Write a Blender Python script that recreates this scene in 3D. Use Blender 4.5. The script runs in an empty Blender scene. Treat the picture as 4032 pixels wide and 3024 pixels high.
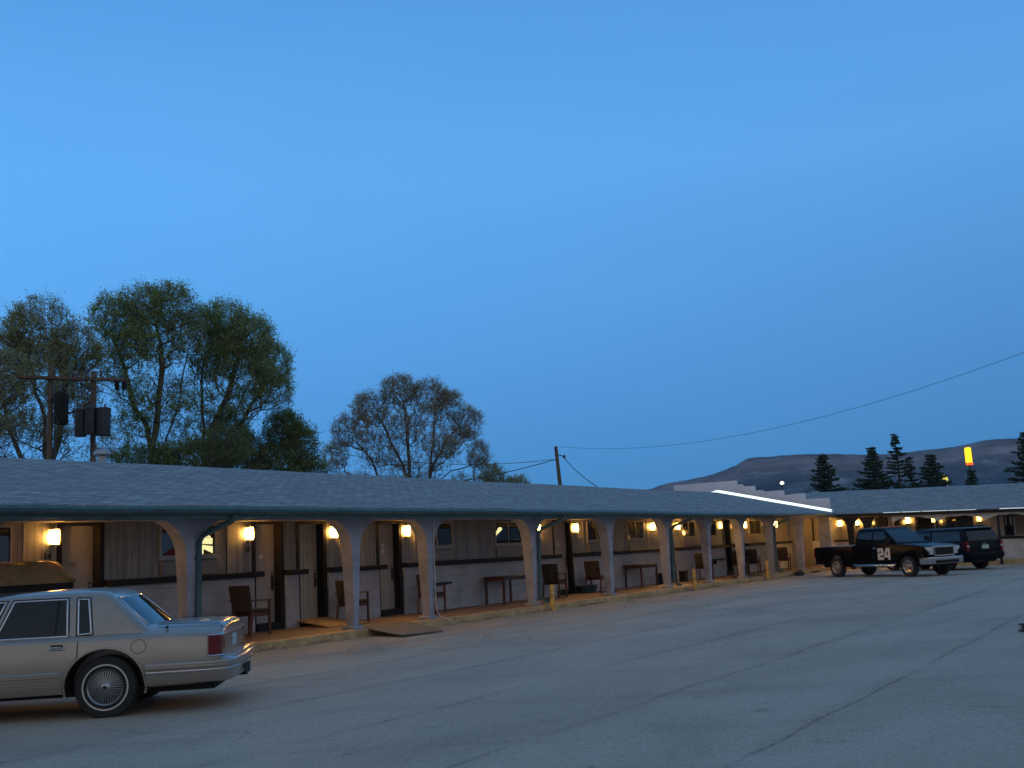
import bpy, bmesh, math, random
from mathutils import Vector, Matrix, noise as mnoise
PI = math.pi
R = math.radians
random.seed(7)
S = bpy.context.scene
COL = S.collection

# ------------------------------------------------------------------ materials
def new_mat(name):
    m = bpy.data.materials.new(name); m.use_nodes = True
    nt = m.node_tree
    b = nt.nodes['Principled BSDF']
    return m, nt, b

def N(nt, t, **kw):
    n = nt.nodes.new(t)
    for k, v in kw.items():
        if k.startswith('i_'):
            key = k[2:]
            n.inputs[int(key) if key.isdigit() else key.replace('_', ' ')].default_value = v
        else:
            setattr(n, k, v)
    return n

def ramp(nt, stops, interp='LINEAR'):
    r = nt.nodes.new('ShaderNodeValToRGB'); r.color_ramp.interpolation = interp
    e = r.color_ramp.elements
    while len(e) < len(stops): e.new(0.5)
    for q, (p, c) in zip(e, stops):
        q.position = p; q.color = (c[0], c[1], c[2], 1)
    return r

def mat(name, base, rough=.6, metal=0., var=.18, scale=6., bump=0., bscale=40., stretch=(1, 1, 1), coat=0., spec=.5):
    """plain paint / wood / metal with uneven tone and optional bump"""
    m, nt, b = new_mat(name)
    L = nt.links.new
    tc = N(nt, 'ShaderNodeTexCoord')
    mp = N(nt, 'ShaderNodeMapping'); mp.inputs['Scale'].default_value = stretch
    L(tc.outputs['Object'], mp.inputs['Vector'])
    n1 = N(nt, 'ShaderNodeTexNoise', i_Scale=scale, i_Detail=6., i_Roughness=.6)
    L(mp.outputs[0], n1.inputs['Vector'])
    lo = [c * (1 - var) for c in base]; hi = [min(1, c * (1 + var)) for c in base]
    r = ramp(nt, [(.3, lo), (.7, hi)])
    L(n1.outputs['Fac'], r.inputs['Fac']); L(r.outputs['Color'], b.inputs['Base Color'])
    b.inputs['Roughness'].default_value = rough; b.inputs['Metallic'].default_value = metal
    b.inputs['Specular IOR Level'].default_value = spec
    if coat: b.inputs['Coat Weight'].default_value = coat; b.inputs['Coat Roughness'].default_value = .04
    if bump:
        n2 = N(nt, 'ShaderNodeTexNoise', i_Scale=bscale, i_Detail=4.)
        L(mp.outputs[0], n2.inputs['Vector'])
        bp = N(nt, 'ShaderNodeBump', i_Strength=bump, i_Distance=.02)
        L(n2.outputs['Fac'], bp.inputs['Height']); L(bp.outputs[0], b.inputs['Normal'])
    return m

def emit(name, col, strength):
    m, nt, b = new_mat(name)
    b.inputs['Base Color'].default_value = (*[min(.8, c) for c in col], 1)
    b.inputs['Emission Color'].default_value = (*col, 1)
    b.inputs['Emission Strength'].default_value = strength
    return m

M = {}
M['wall_low'] = None
# siding: vertical board planks with narrow dark grooves (pattern along object X or Y)
def siding_mat(name, base, axis):
    m, nt, b = new_mat(name); L = nt.links.new
    tc = N(nt, 'ShaderNodeTexCoord'); sp = N(nt, 'ShaderNodeSeparateXYZ'); L(tc.outputs['Object'], sp.inputs[0])
    mul = N(nt, 'ShaderNodeMath', operation='MULTIPLY', i_1=1 / .155); L(sp.outputs[axis], mul.inputs[0])
    fr = N(nt, 'ShaderNodeMath', operation='FRACT'); L(mul.outputs[0], fr.inputs[0])
    fl = N(nt, 'ShaderNodeMath', operation='FLOOR'); L(mul.outputs[0], fl.inputs[0])
    wn = N(nt, 'ShaderNodeTexWhiteNoise', noise_dimensions='1D'); L(fl.outputs[0], wn.inputs['W'])
    g = N(nt, 'ShaderNodeMath', operation='LESS_THAN', i_1=.05); L(fr.outputs[0], g.inputs[0])
    mp = N(nt, 'ShaderNodeMapping'); mp.inputs['Scale'].default_value = (14, 14, 1.2); L(tc.outputs['Object'], mp.inputs[0])
    n1 = N(nt, 'ShaderNodeTexNoise', i_Scale=1., i_Detail=5.); L(mp.outputs[0], n1.inputs['Vector'])
    r = ramp(nt, [(.25, [c * .62 for c in base]), (.75, [c * 1.12 for c in base])]); L(n1.outputs['Fac'], r.inputs['Fac'])
    mx = N(nt, 'ShaderNodeMix', data_type='RGBA', blend_type='MULTIPLY'); mx.inputs[0].default_value = .45
    r2 = ramp(nt, [(0, (.5, .5, .5)), (1, (1, 1, 1))]); L(wn.outputs['Value'], r2.inputs['Fac'])
    L(r.outputs['Color'], mx.inputs[6]); L(r2.outputs['Color'], mx.inputs[7])
    mx2 = N(nt, 'ShaderNodeMix', data_type='RGBA'); L(g.outputs[0], mx2.inputs[0]); L(mx.outputs[2], mx2.inputs[6])
    mx2.inputs[7].default_value = (.03, .025, .02, 1)
    L(mx2.outputs[2], b.inputs['Base Color'])
    inv = N(nt, 'ShaderNodeMath', operation='SUBTRACT', i_0=1.); L(g.outputs[0], inv.inputs[1])
    bp = N(nt, 'ShaderNodeBump', i_Strength=.6, i_Distance=.012); L(inv.outputs[0], bp.inputs['Height']); L(bp.outputs[0], b.inputs['Normal'])
    b.inputs['Roughness'].default_value = .38
    return m

def block_mat(name, base, axis, bw=.4, bh=.2, mortar=.012, dark=.72):
    m, nt, b = new_mat(name); L = nt.links.new
    tc = N(nt, 'ShaderNodeTexCoord'); sp = N(nt, 'ShaderNodeSeparateXYZ'); L(tc.outputs['Object'], sp.inputs[0])
    cb = N(nt, 'ShaderNodeCombineXYZ'); L(sp.outputs[axis], cb.inputs[0]); L(sp.outputs[2], cb.inputs[1])
    br = N(nt, 'ShaderNodeTexBrick', i_Scale=1.)
    br.inputs['Brick Width'].default_value = bw; br.inputs['Row Height'].default_value = bh
    br.inputs['Mortar Size'].default_value = mortar; br.inputs['Mortar Smooth'].default_value = .4
    br.inputs['Color1'].default_value = (*[c * .93 for c in base], 1); br.inputs['Color2'].default_value = (*[min(1, c * 1.05) for c in base], 1)
    br.inputs['Mortar'].default_value = (*[c * dark for c in base], 1)
    L(cb.outputs[0], br.inputs['Vector'])
    n1 = N(nt, 'ShaderNodeTexNoise', i_Scale=2.2, i_Detail=6.); L(tc.outputs['Object'], n1.inputs['Vector'])
    r = ramp(nt, [(.3, (.72, .72, .72)), (.65, (1, 1, 1))]); L(n1.outputs['Fac'], r.inputs['Fac'])
    mx = N(nt, 'ShaderNodeMix', data_type='RGBA', blend_type='MULTIPLY'); mx.inputs[0].default_value = .8
    L(br.outputs['Color'], mx.inputs[6]); L(r.outputs['Color'], mx.inputs[7]); L(mx.outputs[2], b.inputs['Base Color'])
    inv = N(nt, 'ShaderNodeMath', operation='SUBTRACT', i_0=1.); L(br.outputs['Fac'], inv.inputs[1])
    n2 = N(nt, 'ShaderNodeTexNoise', i_Scale=35., i_Detail=3.); L(tc.outputs['Object'], n2.inputs['Vector'])
    ad = N(nt, 'ShaderNodeMath', operation='MULTIPLY_ADD', i_1=.35); L(n2.outputs['Fac'], ad.inputs[0]); L(inv.outputs[0], ad.inputs[2])
    bp = N(nt, 'ShaderNodeBump', i_Strength=.5, i_Distance=.012); L(ad.outputs[0], bp.inputs['Height']); L(bp.outputs[0], b.inputs['Normal'])
    b.inputs['Roughness'].default_value = .7
    return m

def shingle_mat(name, base, along, across):
    """asphalt shingles: courses run along one axis, blotchy from weathering and replaced tabs"""
    m, nt, b = new_mat(name); L = nt.links.new
    tc = N(nt, 'ShaderNodeTexCoord'); sp = N(nt, 'ShaderNodeSeparateXYZ'); L(tc.outputs['Object'], sp.inputs[0])
    cb = N(nt, 'ShaderNodeCombineXYZ'); L(sp.outputs[along], cb.inputs[0]); L(sp.outputs[across], cb.inputs[1])
    br = N(nt, 'ShaderNodeTexBrick', i_Scale=1.)
    br.inputs['Brick Width'].default_value = .33; br.inputs['Row Height'].default_value = .14
    br.inputs['Mortar Size'].default_value = .011; br.inputs['Mortar Smooth'].default_value = .3; br.inputs['Bias'].default_value = -.15
    br.inputs['Color1'].default_value = (*[c * .76 for c in base], 1); br.inputs['Color2'].default_value = (*[c * 1.15 for c in base], 1)
    br.inputs['Mortar'].default_value = (*[c * .35 for c in base], 1)
    L(cb.outputs[0], br.inputs['Vector'])
    mp = N(nt, 'ShaderNodeMapping'); sc = [1, 1, 1]; sc[across] = 2.2; mp.inputs['Scale'].default_value = sc; L(tc.outputs['Object'], mp.inputs[0])
    n1 = N(nt, 'ShaderNodeTexNoise', i_Scale=4.2, i_Detail=9., i_Roughness=.74); L(mp.outputs[0], n1.inputs['Vector'])
    r = ramp(nt, [(.34, (.58, .58, .59)), (.5, (.92, .92, .92)), (.66, (1.16, 1.16, 1.16))]); L(n1.outputs['Fac'], r.inputs['Fac'])
    mx = N(nt, 'ShaderNodeMix', data_type='RGBA', blend_type='MULTIPLY'); mx.inputs[0].default_value = 1.
    L(br.outputs['Color'], mx.inputs[6]); L(r.outputs['Color'], mx.inputs[7]); L(mx.outputs[2], b.inputs['Base Color'])
    inv = N(nt, 'ShaderNodeMath', operation='SUBTRACT', i_0=1.); L(br.outputs['Fac'], inv.inputs[1])
    n2 = N(nt, 'ShaderNodeTexNoise', i_Scale=60., i_Detail=3.); L(tc.outputs['Object'], n2.inputs['Vector'])
    ad = N(nt, 'ShaderNodeMath', operation='MULTIPLY_ADD', i_1=.5); L(n2.outputs['Fac'], ad.inputs[0]); L(inv.outputs[0], ad.inputs[2])
    bp = N(nt, 'ShaderNodeBump', i_Strength=.7, i_Distance=.02); L(ad.outputs[0], bp.inputs['Height']); L(bp.outputs[0], b.inputs['Normal'])
    b.inputs['Roughness'].default_value = .85
    return m

def lot_mat():
    """worn grey paving: blotches, seams that run along the building, cracks, oil stains, faded paint"""
    m, nt, b = new_mat('worn_paving'); L = nt.links.new
    tc = N(nt, 'ShaderNodeTexCoord'); sp = N(nt, 'ShaderNodeSeparateXYZ'); L(tc.outputs['Object'], sp.inputs[0])
    def noise(sc, det=6., ro=.6, vec=None, dist=0.):
        n = N(nt, 'ShaderNodeTexNoise', i_Scale=sc, i_Detail=det, i_Roughness=ro, i_Distortion=dist)
        L(vec or tc.outputs['Object'], n.inputs['Vector']); return n.outputs['Fac']
    def math_(op, a, bb=None, c=None, clamp=False):
        n = N(nt, 'ShaderNodeMath', operation=op, use_clamp=clamp)
        for k, v in enumerate((a, bb, c)):
            if v is None: continue
            if isinstance(v, (int, float)): n.inputs[k].default_value = v
            else: L(v, n.inputs[k])
        return n.outputs[0]
    def mr(v, a, b_, c=0., d=1.):
        n = N(nt, 'ShaderNodeMapRange'); L(v, n.inputs[0])
        for k, q in enumerate((a, b_, c, d)): n.inputs[k + 1].default_value = q
        n.clamp = True; return n.outputs[0]
    r = ramp(nt, [(.25, (.39, .332, .262)), (.5, (.48, .41, .32)), (.75, (.56, .48, .38))])
    mp = N(nt, 'ShaderNodeMapping'); mp.inputs['Scale'].default_value = (.5, 1.2, 1); L(tc.outputs['Object'], mp.inputs[0])
    L(noise(.55, 8., .62, mp.outputs[0], .6), r.inputs['Fac'])
    col = r.outputs['Color']
    def mul(col, fac, c):
        mx = N(nt, 'ShaderNodeMix', data_type='RGBA', blend_type='MULTIPLY'); L(fac, mx.inputs[0]); L(col, mx.inputs[6]); mx.inputs[7].default_value = (*c, 1)
        return mx.outputs[2]
    def mix(col, fac, c):
        mx = N(nt, 'ShaderNodeMix', data_type='RGBA'); L(fac, mx.inputs[0]); L(col, mx.inputs[6]); mx.inputs[7].default_value = (*c, 1)
        return mx.outputs[2]
    # aggregate speckle
    col = mul(col, mr(noise(42., 4., .8), .42, .64, .0, .5), (.42, .42, .42))
    col = mul(col, mr(noise(14., 5., .75), .45, .68, .0, .5), (.55, .55, .55))
    # dark oil / damp patches, stretched across the bays
    # tyre-polished bands sweep across the lot
    mp2 = N(nt, 'ShaderNodeCombineXYZ')
    for k, (v_, q) in enumerate((((.545, -.839, 0), .10), ((.839, .545, 0), .75))):
        dp = N(nt, 'ShaderNodeVectorMath', operation='DOT_PRODUCT'); dp.inputs[1].default_value = v_; L(tc.outputs['Object'], dp.inputs[0])
        L(math_('MULTIPLY', dp.outputs['Value'], q), mp2.inputs[k])
    col = mul(col, mr(noise(.9, 5., .6, mp2.outputs[0]), .54, .72, 0., .42), (.6, .6, .62))
    col = mul(col, mr(noise(1.7, 7., .72), .60, .70, 0., .55), (.45, .45, .45))
    # seams parallel to the wing, every ~1.95 m, wavering, opened and closed
    wob = math_('MULTIPLY_ADD', noise(.25, 3.), .34, -.17)
    y = math_('ADD', sp.outputs[1], wob)
    y = math_('ADD', y, math_('MULTIPLY_ADD', noise(9., 4.), .055, -.027))
    ph = math_('MODULO', math_('ADD', y, 97.5 - 3.0 + .975 + .0), 1.95)
    d = math_('ABSOLUTE', math_('SUBTRACT', ph, .975))
    open_ = mr(noise(.35, 3.), .36, .52, .0, 1.)
    seam = math_('MULTIPLY', mr(d, .006, .030, 1., 0.), math_('MULTIPLY', math_('MULTIPLY_ADD', open_, .46, .05), mr(noise(5., 3.), .36, .56, .35, 1.)))
    col = mul(col, seam, (.16, .16, .17))
    halo = math_('MULTIPLY', mr(d, .03, .2, .16, 0.), open_)
    col = mul(col, halo, (.55, .55, .58))
    # irregular cracks
    vo = N(nt, 'ShaderNodeTexVoronoi', feature='DISTANCE_TO_EDGE', i_Scale=.22)
    dn = N(nt, 'ShaderNodeTexNoise', i_Scale=1.1, i_Detail=5.); L(tc.outputs['Object'], dn.inputs['Vector'])
    va = N(nt, 'ShaderNodeVectorMath', operation='MULTIPLY_ADD'); va.inputs[1].default_value = (1.1, 1.1, 0); L(dn.outputs['Color'], va.inputs[0]); L(tc.outputs['Object'], va.inputs[2])
    L(va.outputs[0], vo.inputs['Vector'])
    crk = math_('MULTIPLY', mr(vo.outputs['Distance'], .001, .006, 1., 0.), mr(noise(.5, 2.), .52, .62, 0., .35))
    col = mul(col, crk, (.3, .3, .3))
    # pale scuffs, worn paint
    col = mix(col, math_('MULTIPLY', mr(noise(1.3, 6., .7, mp2.outputs[0]), .60, .75, 0., .22), 1.), (.55, .52, .46))
    L(col, b.inputs['Base Color'])
    bh = math_('SUBTRACT', math_('MULTIPLY_ADD', noise(90., 3.), .25, math_('MULTIPLY', noise(9., 4.), .5)), math_('ADD', seam, crk))
    bp = N(nt, 'ShaderNodeBump', i_Strength=.35, i_Distance=.02); L(bh, bp.inputs['Height']); L(bp.outputs[0], b.inputs['Normal'])
    b.inputs['Roughness'].default_value = .82
    b.inputs['Specular IOR Level'].default_value = .3
    return m

# ------------------------------------------------------------------ objects
def tag(o, label=None, cat=None, group=None, kind=None):
    if label: o['label'] = label
    if cat: o['category'] = cat
    if group: o['group'] = group
    if kind: o['kind'] = kind
    return o

def thing(name, label, cat, loc=(0, 0, 0), rz=0., group=None):
    o = bpy.data.objects.new(name, None); COL.objects.link(o)
    o.empty_display_size = .2
    o.location = loc; o.rotation_euler = (0, 0, rz)
    return tag(o, label, cat, group)

def copy_tree(o, parent=None):
    c = o.copy(); COL.objects.link(c)
    if parent is not None: c.parent = parent
    for ch in list(o.children): copy_tree(ch, c)
    return c

class MB:
    """collects shapes into ONE mesh"""
    def __init__(s): s.v = []; s.f = []
    def add(s, vs, fs):
        k = len(s.v); s.v.extend(Vector(v) for v in vs); s.f.extend([tuple(i + k for i in f) for f in fs]); return s
    def box(s, x0, x1, y0, y1, z0, z1, rot=None, piv=None):
        vs = [Vector((x, y, z)) for z in (z0, z1) for y in (y0, y1) for x in (x0, x1)]
        if rot is not None:
            p = Vector(piv) if piv is not None else Vector(((x0 + x1) / 2, (y0 + y1) / 2, (z0 + z1) / 2))
            vs = [rot @ (v - p) + p for v in vs]
        return s.add(vs, [(0, 2, 3, 1), (4, 5, 7, 6), (0, 1, 5, 4), (2, 6, 7, 3), (0, 4, 6, 2), (1, 3, 7, 5)])
    def prism(s, poly, axis, a, b):
        """poly: 2-D points in the two remaining axes (in x,y,z order), extruded from a to b"""
        def mk(p, t):
            if axis == 0: return (t, p[0], p[1])
            if axis == 1: return (p[0], t, p[1])
            return (p[0], p[1], t)
        n = len(poly)
        vs = [mk(p, a) for p in poly] + [mk(p, b) for p in poly]
        fs = [tuple(range(n - 1, -1, -1)), tuple(range(n, 2 * n))] + [(i, (i + 1) % n, (i + 1) % n + n, i + n) for i in range(n)]
        return s.add(vs, fs)
    def tube(s, pts, rad, n=8, cap=True):
        pts = [Vector(p) for p in pts]
        if isinstance(rad, (int, float)): rad = [rad] * len(pts)
        k0 = len(s.v); prev = None
        for i, p in enumerate(pts):
            if i == 0: t = pts[1] - p
            elif i == len(pts) - 1: t = p - pts[i - 1]
            else: t = pts[i + 1] - pts[i - 1]
            t = t.normalized() if t.length > 1e-9 else Vector((0, 0, 1))
            if prev is None:
                a = Vector((0, 0, 1)) if abs(t.z) < .9 else Vector((1, 0, 0))
                u = t.cross(a).normalized()
            else:
                u = prev - t * prev.dot(t)
                u = u.normalized() if u.length > 1e-6 else t.orthogonal().normalized()
            prev = u; w = t.cross(u)
            for j in range(n):
                a = 2 * PI * j / n
                s.v.append(p + (u * math.cos(a) + w * math.sin(a)) * rad[i])
        for i in range(len(pts) - 1):
            for j in range(n):
                a = k0 + i * n + j; b = k0 + i * n + (j + 1) % n
                s.f.append((a, b, b + n, a + n))
        if cap:
            s.f.append(tuple(k0 + j for j in range(n - 1, -1, -1))); e = k0 + (len(pts) - 1) * n
            s.f.append(tuple(e + j for j in range(n)))
        return s
    def lathe(s, prof, n=24, axis=2, c=(0, 0, 0), closed=False, cap=True):
        """prof: (radius, height) pairs spun about an axis through c"""
        k0 = len(s.v); c = Vector(c)
        for r, h in prof:
            for j in range(n):
                a = 2 * PI * j / n; p, q = r * math.cos(a), r * math.sin(a)
                v = (p, q, h) if axis == 2 else ((p, h, q) if axis == 1 else (h, p, q))
                s.v.append(c + Vector(v))
        m = len(prof)
        for i in range(m - 1 + (1 if closed else 0)):
            for j in range(n):
                a = k0 + i * n + j; b = k0 + i * n + (j + 1) % n
                a2 = k0 + ((i + 1) % m) * n + j; b2 = k0 + ((i + 1) % m) * n + (j + 1) % n
                s.f.append((a, b, b2, a2))
        if not closed and cap:
            if prof[0][0] > 1e-6: s.f.append(tuple(k0 + j for j in range(n - 1, -1, -1)))
            if prof[-1][0] > 1e-6: s.f.append(tuple(k0 + (m - 1) * n + j for j in range(n)))
        return s
    def grid(s, rows):
        """rows of equal length"""
        k0 = len(s.v); n = len(rows[0])
        for r in rows: s.v.extend(Vector(p) for p in r)
        for i in range(len(rows) - 1):
            for j in range(n - 1):
                a = k0 + i * n + j; s.f.append((a, a + 1, a + n + 1, a + n))
        return s
    def build(s, name, m, parent=None, smooth=False, bevel=0., segs=2, fixn=True, weld=True):
        me = bpy.data.meshes.new(name)
        me.from_pydata([tuple(v) for v in s.v], [], s.f)
        if fixn or bevel or weld:
            bm = bmesh.new(); bm.from_mesh(me)
            if weld: bmesh.ops.remove_doubles(bm, verts=bm.verts, dist=1e-5)
            if fixn: bmesh.ops.recalc_face_normals(bm, faces=bm.faces)
            if bevel:
                es = [e for e in bm.edges if len(e.link_faces) == 2 and e.calc_face_angle(0) > R(30)]
                bmesh.ops.bevel(bm, geom=es, offset=bevel, segments=segs, affect='EDGES', profile=.5, clamp_overlap=True)
            bm.to_mesh(me); bm.free()
        if smooth:
            me.polygons.foreach_set('use_smooth', [True] * len(me.polygons))
            if smooth != 'all':
                try: me.set_sharp_from_angle(angle=R(40 if smooth is True else smooth))
                except Exception: pass
        me.materials.append(m)
        o = bpy.data.objects.new(name, me); COL.objects.link(o)
        if parent is not None: o.parent = parent
        return o

def well_arc(x, z, r, y0, y1, a0=-8, a1=188):
    """inside of a wheel arch: an arc from y0 (inner, closed) to y1 (outer, open)"""
    m = MB(); pts = [(x + r * math.cos(R(a0 + (a1 - a0) * k / 24)), z + r * math.sin(R(a0 + (a1 - a0) * k / 24))) for k in range(25)]
    m.grid([[(p, y0, q) for p, q in pts], [(p, y1, q) for p, q in pts]])
    k = len(m.v); m.v.append(Vector((x, y0, z))); m.f.extend([(k, j, j + 1) for j in range(24)])
    return m

def text_mesh(name, body, size, m, parent, loc, rot, depth=.004, sx=1.):
    cu = bpy.data.curves.new(name, 'FONT'); cu.body = body; cu.size = size; cu.extrude = depth
    cu.align_x = 'CENTER'; cu.align_y = 'CENTER'; cu.offset = size * .03
    o = bpy.data.objects.new(name, cu); COL.objects.link(o)
    dg = bpy.context.evaluated_depsgraph_get()
    me = bpy.data.meshes.new_from_object(o.evaluated_get(dg))
    bpy.data.objects.remove(o); bpy.data.curves.remove(cu)
    me.materials.clear(); me.materials.append(m); me.name = name
    o = bpy.data.objects.new(name, me); COL.objects.link(o)
    o.location = loc; o.rotation_euler = rot; o.scale = (sx, 1, 1); o.parent = parent
    return o

def boolean_cut(o, cutters):
    """subtract the cutters' meshes from o"""
    mods = []
    tmp = []
    for i, mb in enumerate(cutters):
        c = mb.build('cutter', o.data.materials[0], o.parent); tmp.append(c)
        md = o.modifiers.new('b%d' % i, 'BOOLEAN'); md.operation = 'DIFFERENCE'; md.solver = 'EXACT'; md.object = c
    bpy.context.view_layer.update()
    dg = bpy.context.evaluated_depsgraph_get()
    me = bpy.data.meshes.new_from_object(o.evaluated_get(dg))
    o.modifiers.clear(); old = o.data; o.data = me; bpy.data.meshes.remove(old)
    for c in tmp:
        d = c.data; bpy.data.objects.remove(c); bpy.data.meshes.remove(d)
    me.polygons.foreach_set('use_smooth', [True] * len(me.polygons))
    me.set_sharp_from_angle(angle=R(38))
    return o

def spline(keys, t):
    """Catmull-Rom through (t, value-tuple) keys"""
    ts = [k[0] for k in keys]
    if t <= ts[0]: return keys[0][1]
    if t >= ts[-1]: return keys[-1][1]
    i = max(j for j in range(len(ts)) if ts[j] <= t)
    i = min(i, len(ts) - 2)
    u = (t - ts[i]) / (ts[i + 1] - ts[i])
    p1, p2 = keys[i][1], keys[i + 1][1]
    p0 = keys[i - 1][1] if i > 0 else p1
    p3 = keys[i + 2][1] if i + 2 < len(keys) else p2
    out = []
    for a, b, c, d in zip(p0, p1, p2, p3):
        # monotone-ish: limit tangents
        m1 = .5 * (c - a); m2 = .5 * (d - b)
        if (b - a) * (c - b) <= 0: m1 = 0
        if (c - b) * (d - c) <= 0: m2 = 0
        h = u * u * u; g = u * u
        out.append((2 * h - 3 * g + 1) * b + (h - 2 * g + u) * m1 + (-2 * h + 3 * g) * c + (h - g) * m2)
    return tuple(out)
# ------------------------------------------------------------------ camera (standing eye height, tilted up, slightly rolled)
cd = bpy.data.cameras.new('camera'); cam = bpy.data.objects.new('camera', cd); COL.objects.link(cam)
right = Vector((0.5440041335, -0.8376285784, -0.0493747642)); up = Vector((-0.1036235791, -0.1254593825, 0.9866722339)); fwd = Vector((0.8326593881, 0.5316373839, 0.1550484939))
cam.matrix_world = Matrix(((right.x, up.x, -fwd.x, 0), (right.y, up.y, -fwd.y, 0), (right.z, up.z, -fwd.z, 1.55), (0, 0, 0, 1)))
cd.sensor_fit = 'HORIZONTAL'; cd.sensor_width = 36; cd.lens = 37.5; cd.clip_start = .05; cd.clip_end = 12000
S.camera = cam

# ------------------------------------------------------------------ dusk sky
w = bpy.data.worlds.new('World'); S.world = w; w.use_nodes = True
nt = w.node_tree; L = nt.links.new; bg = nt.nodes['Background']
tc = nt.nodes.new('ShaderNodeTexCoord')
nrm = N(nt, 'ShaderNodeVectorMath', operation='NORMALIZE'); L(tc.outputs['Generated'], nrm.inputs[0])
sz = N(nt, 'ShaderNodeSeparateXYZ'); L(nrm.outputs[0], sz.inputs[0])
rp = ramp(nt, [(0., (.078, .372, .815)), (.07, (.070, .332, .758)), (.15, (.075, .340, .79)), (.24, (.092, .378, .855)), (.34, (.108, .412, .90)), (.48, (.084, .338, .795)), (.75, (.085, .25, .54)), (1., (.10, .24, .46))])
L(sz.outputs[2], rp.inputs['Fac'])
def ddot(v):
    d = N(nt, 'ShaderNodeVectorMath', operation='DOT_PRODUCT'); d.inputs[1].default_value = v; L(nrm.outputs[0], d.inputs[0]); return d.outputs['Value']
# brighter quarter of the twilight to the left, duller to the right, strongest low down
azf = N(nt, 'ShaderNodeMapRange', i_1=-.42, i_2=.42, i_3=1.13, i_4=.84); L(ddot((.545, -.839, 0)), azf.inputs[0])
low = N(nt, 'ShaderNodeMapRange', i_1=.22, i_2=.50, i_3=1., i_4=.0); L(sz.outputs[2], low.inputs[0])
azm = N(nt, 'ShaderNodeMix', data_type='FLOAT'); L(low.outputs[0], azm.inputs[0]); azm.inputs[2].default_value = 1.; L(azf.outputs[0], azm.inputs[3])
sc_ = N(nt, 'ShaderNodeVectorMath', operation='SCALE'); L(rp.outputs['Color'], sc_.inputs[0]); L(azm.outputs[0], sc_.inputs['Scale'])
# the sunset half of the sky, behind the viewer: grey and faintly warm
rb = ramp(nt, [(0., (.45, .41, .40)), (.35, (.37, .385, .41)), (1., (.10, .24, .46))]); L(sz.outputs[2], rb.inputs['Fac'])
bk = N(nt, 'ShaderNodeMapRange', i_1=.55, i_2=-.45, i_3=0., i_4=1.); L(ddot((.843, .538, 0)), bk.inputs[0])
mxh = N(nt, 'ShaderNodeMix', data_type='RGBA'); L(bk.outputs[0], mxh.inputs[0]); L(sc_.outputs[0], mxh.inputs[6]); L(rb.outputs['Color'], mxh.inputs[7])
# very faint high cloud streaks
mpw = N(nt, 'ShaderNodeMapping'); mpw.inputs['Scale'].default_value = (1.2, 1.2, 7); L(nrm.outputs[0], mpw.inputs[0])
nz = N(nt, 'ShaderNodeTexNoise', i_Scale=2.2, i_Detail=5., i_Roughness=.55); L(mpw.outputs[0], nz.inputs['Vector'])
rz_ = ramp(nt, [(.35, (.975, .98, .985)), (.7, (1.03, 1.02, 1.01))]); L(nz.outputs['Fac'], rz_.inputs['Fac'])
mxc = N(nt, 'ShaderNodeMix', data_type='RGBA', blend_type='MULTIPLY'); mxc.inputs[0].default_value = 1.; L(mxh.outputs[2], mxc.inputs[6]); L(rz_.outputs['Color'], mxc.inputs[7])
sky = N(nt, 'ShaderNodeTexSky', sky_type='NISHITA', sun_disc=False); sky.sun_elevation = R(-2.); sky.sun_rotation = R(250.)
sk = N(nt, 'ShaderNodeMix', data_type='RGBA', blend_type='ADD'); sk.inputs[0].default_value = .08; L(mxc.outputs[2], sk.inputs[6]); L(sky.outputs[0], sk.inputs[7])
L(sk.outputs[2], bg.inputs['Color']); bg.inputs['Strength'].default_value = 1.0
sd = bpy.data.lights.new('sun', 'SUN'); so = bpy.data.objects.new('sun', sd); COL.objects.link(so)
sd.energy = .05; sd.angle = R(40); sd.color = (1., .86, .74)
so.rotation_euler = Vector((.62, .55, -.42)).to_track_quat('-Z', 'Y').to_euler()
S.view_settings.view_transform = 'Standard'; S.view_settings.look = 'None'; S.view_settings.exposure = 0; S.view_settings.gamma = 1
S.render.engine = 'CYCLES'
S.cycles.use_denoising = True
S.cycles.max_bounces = 6; S.cycles.diffuse_bounces = 3; S.cycles.glossy_bounces = 3; S.cycles.transparent_max_bounces = 6
S.cycles.sample_clamp_indirect = 4.

# ------------------------------------------------------------------ ground, lot, walkway, kerb
M['terrain'] = mat('dry_ground', (.16, .13, .09), .95, var=.4, scale=.6, bump=.4, bscale=6)
MB().grid([[(x, y, -.03) for x in (-3500, -60, 0, 60, 120, 3500)] for y in (-3500, -60, 0, 40, 120, 3500)]).build('ground', M['terrain'])
tag(bpy.data.objects['ground'], kind='structure')
M['lot'] = lot_mat()
lot = MB()
rows = []
for j in range(0, 30):
    y = -14 + j * 1.0
    rows.append([(-16 + i * 1.5, min(y, 15.2), .012 * mnoise.noise((i * .4, j * .3, 0.)) if j < 27 else 0.) for i in range(0, 48)])
lot.grid(rows)
tag(lot.build('parking_lot', M['lot'], smooth='all'), kind='structure')

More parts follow.
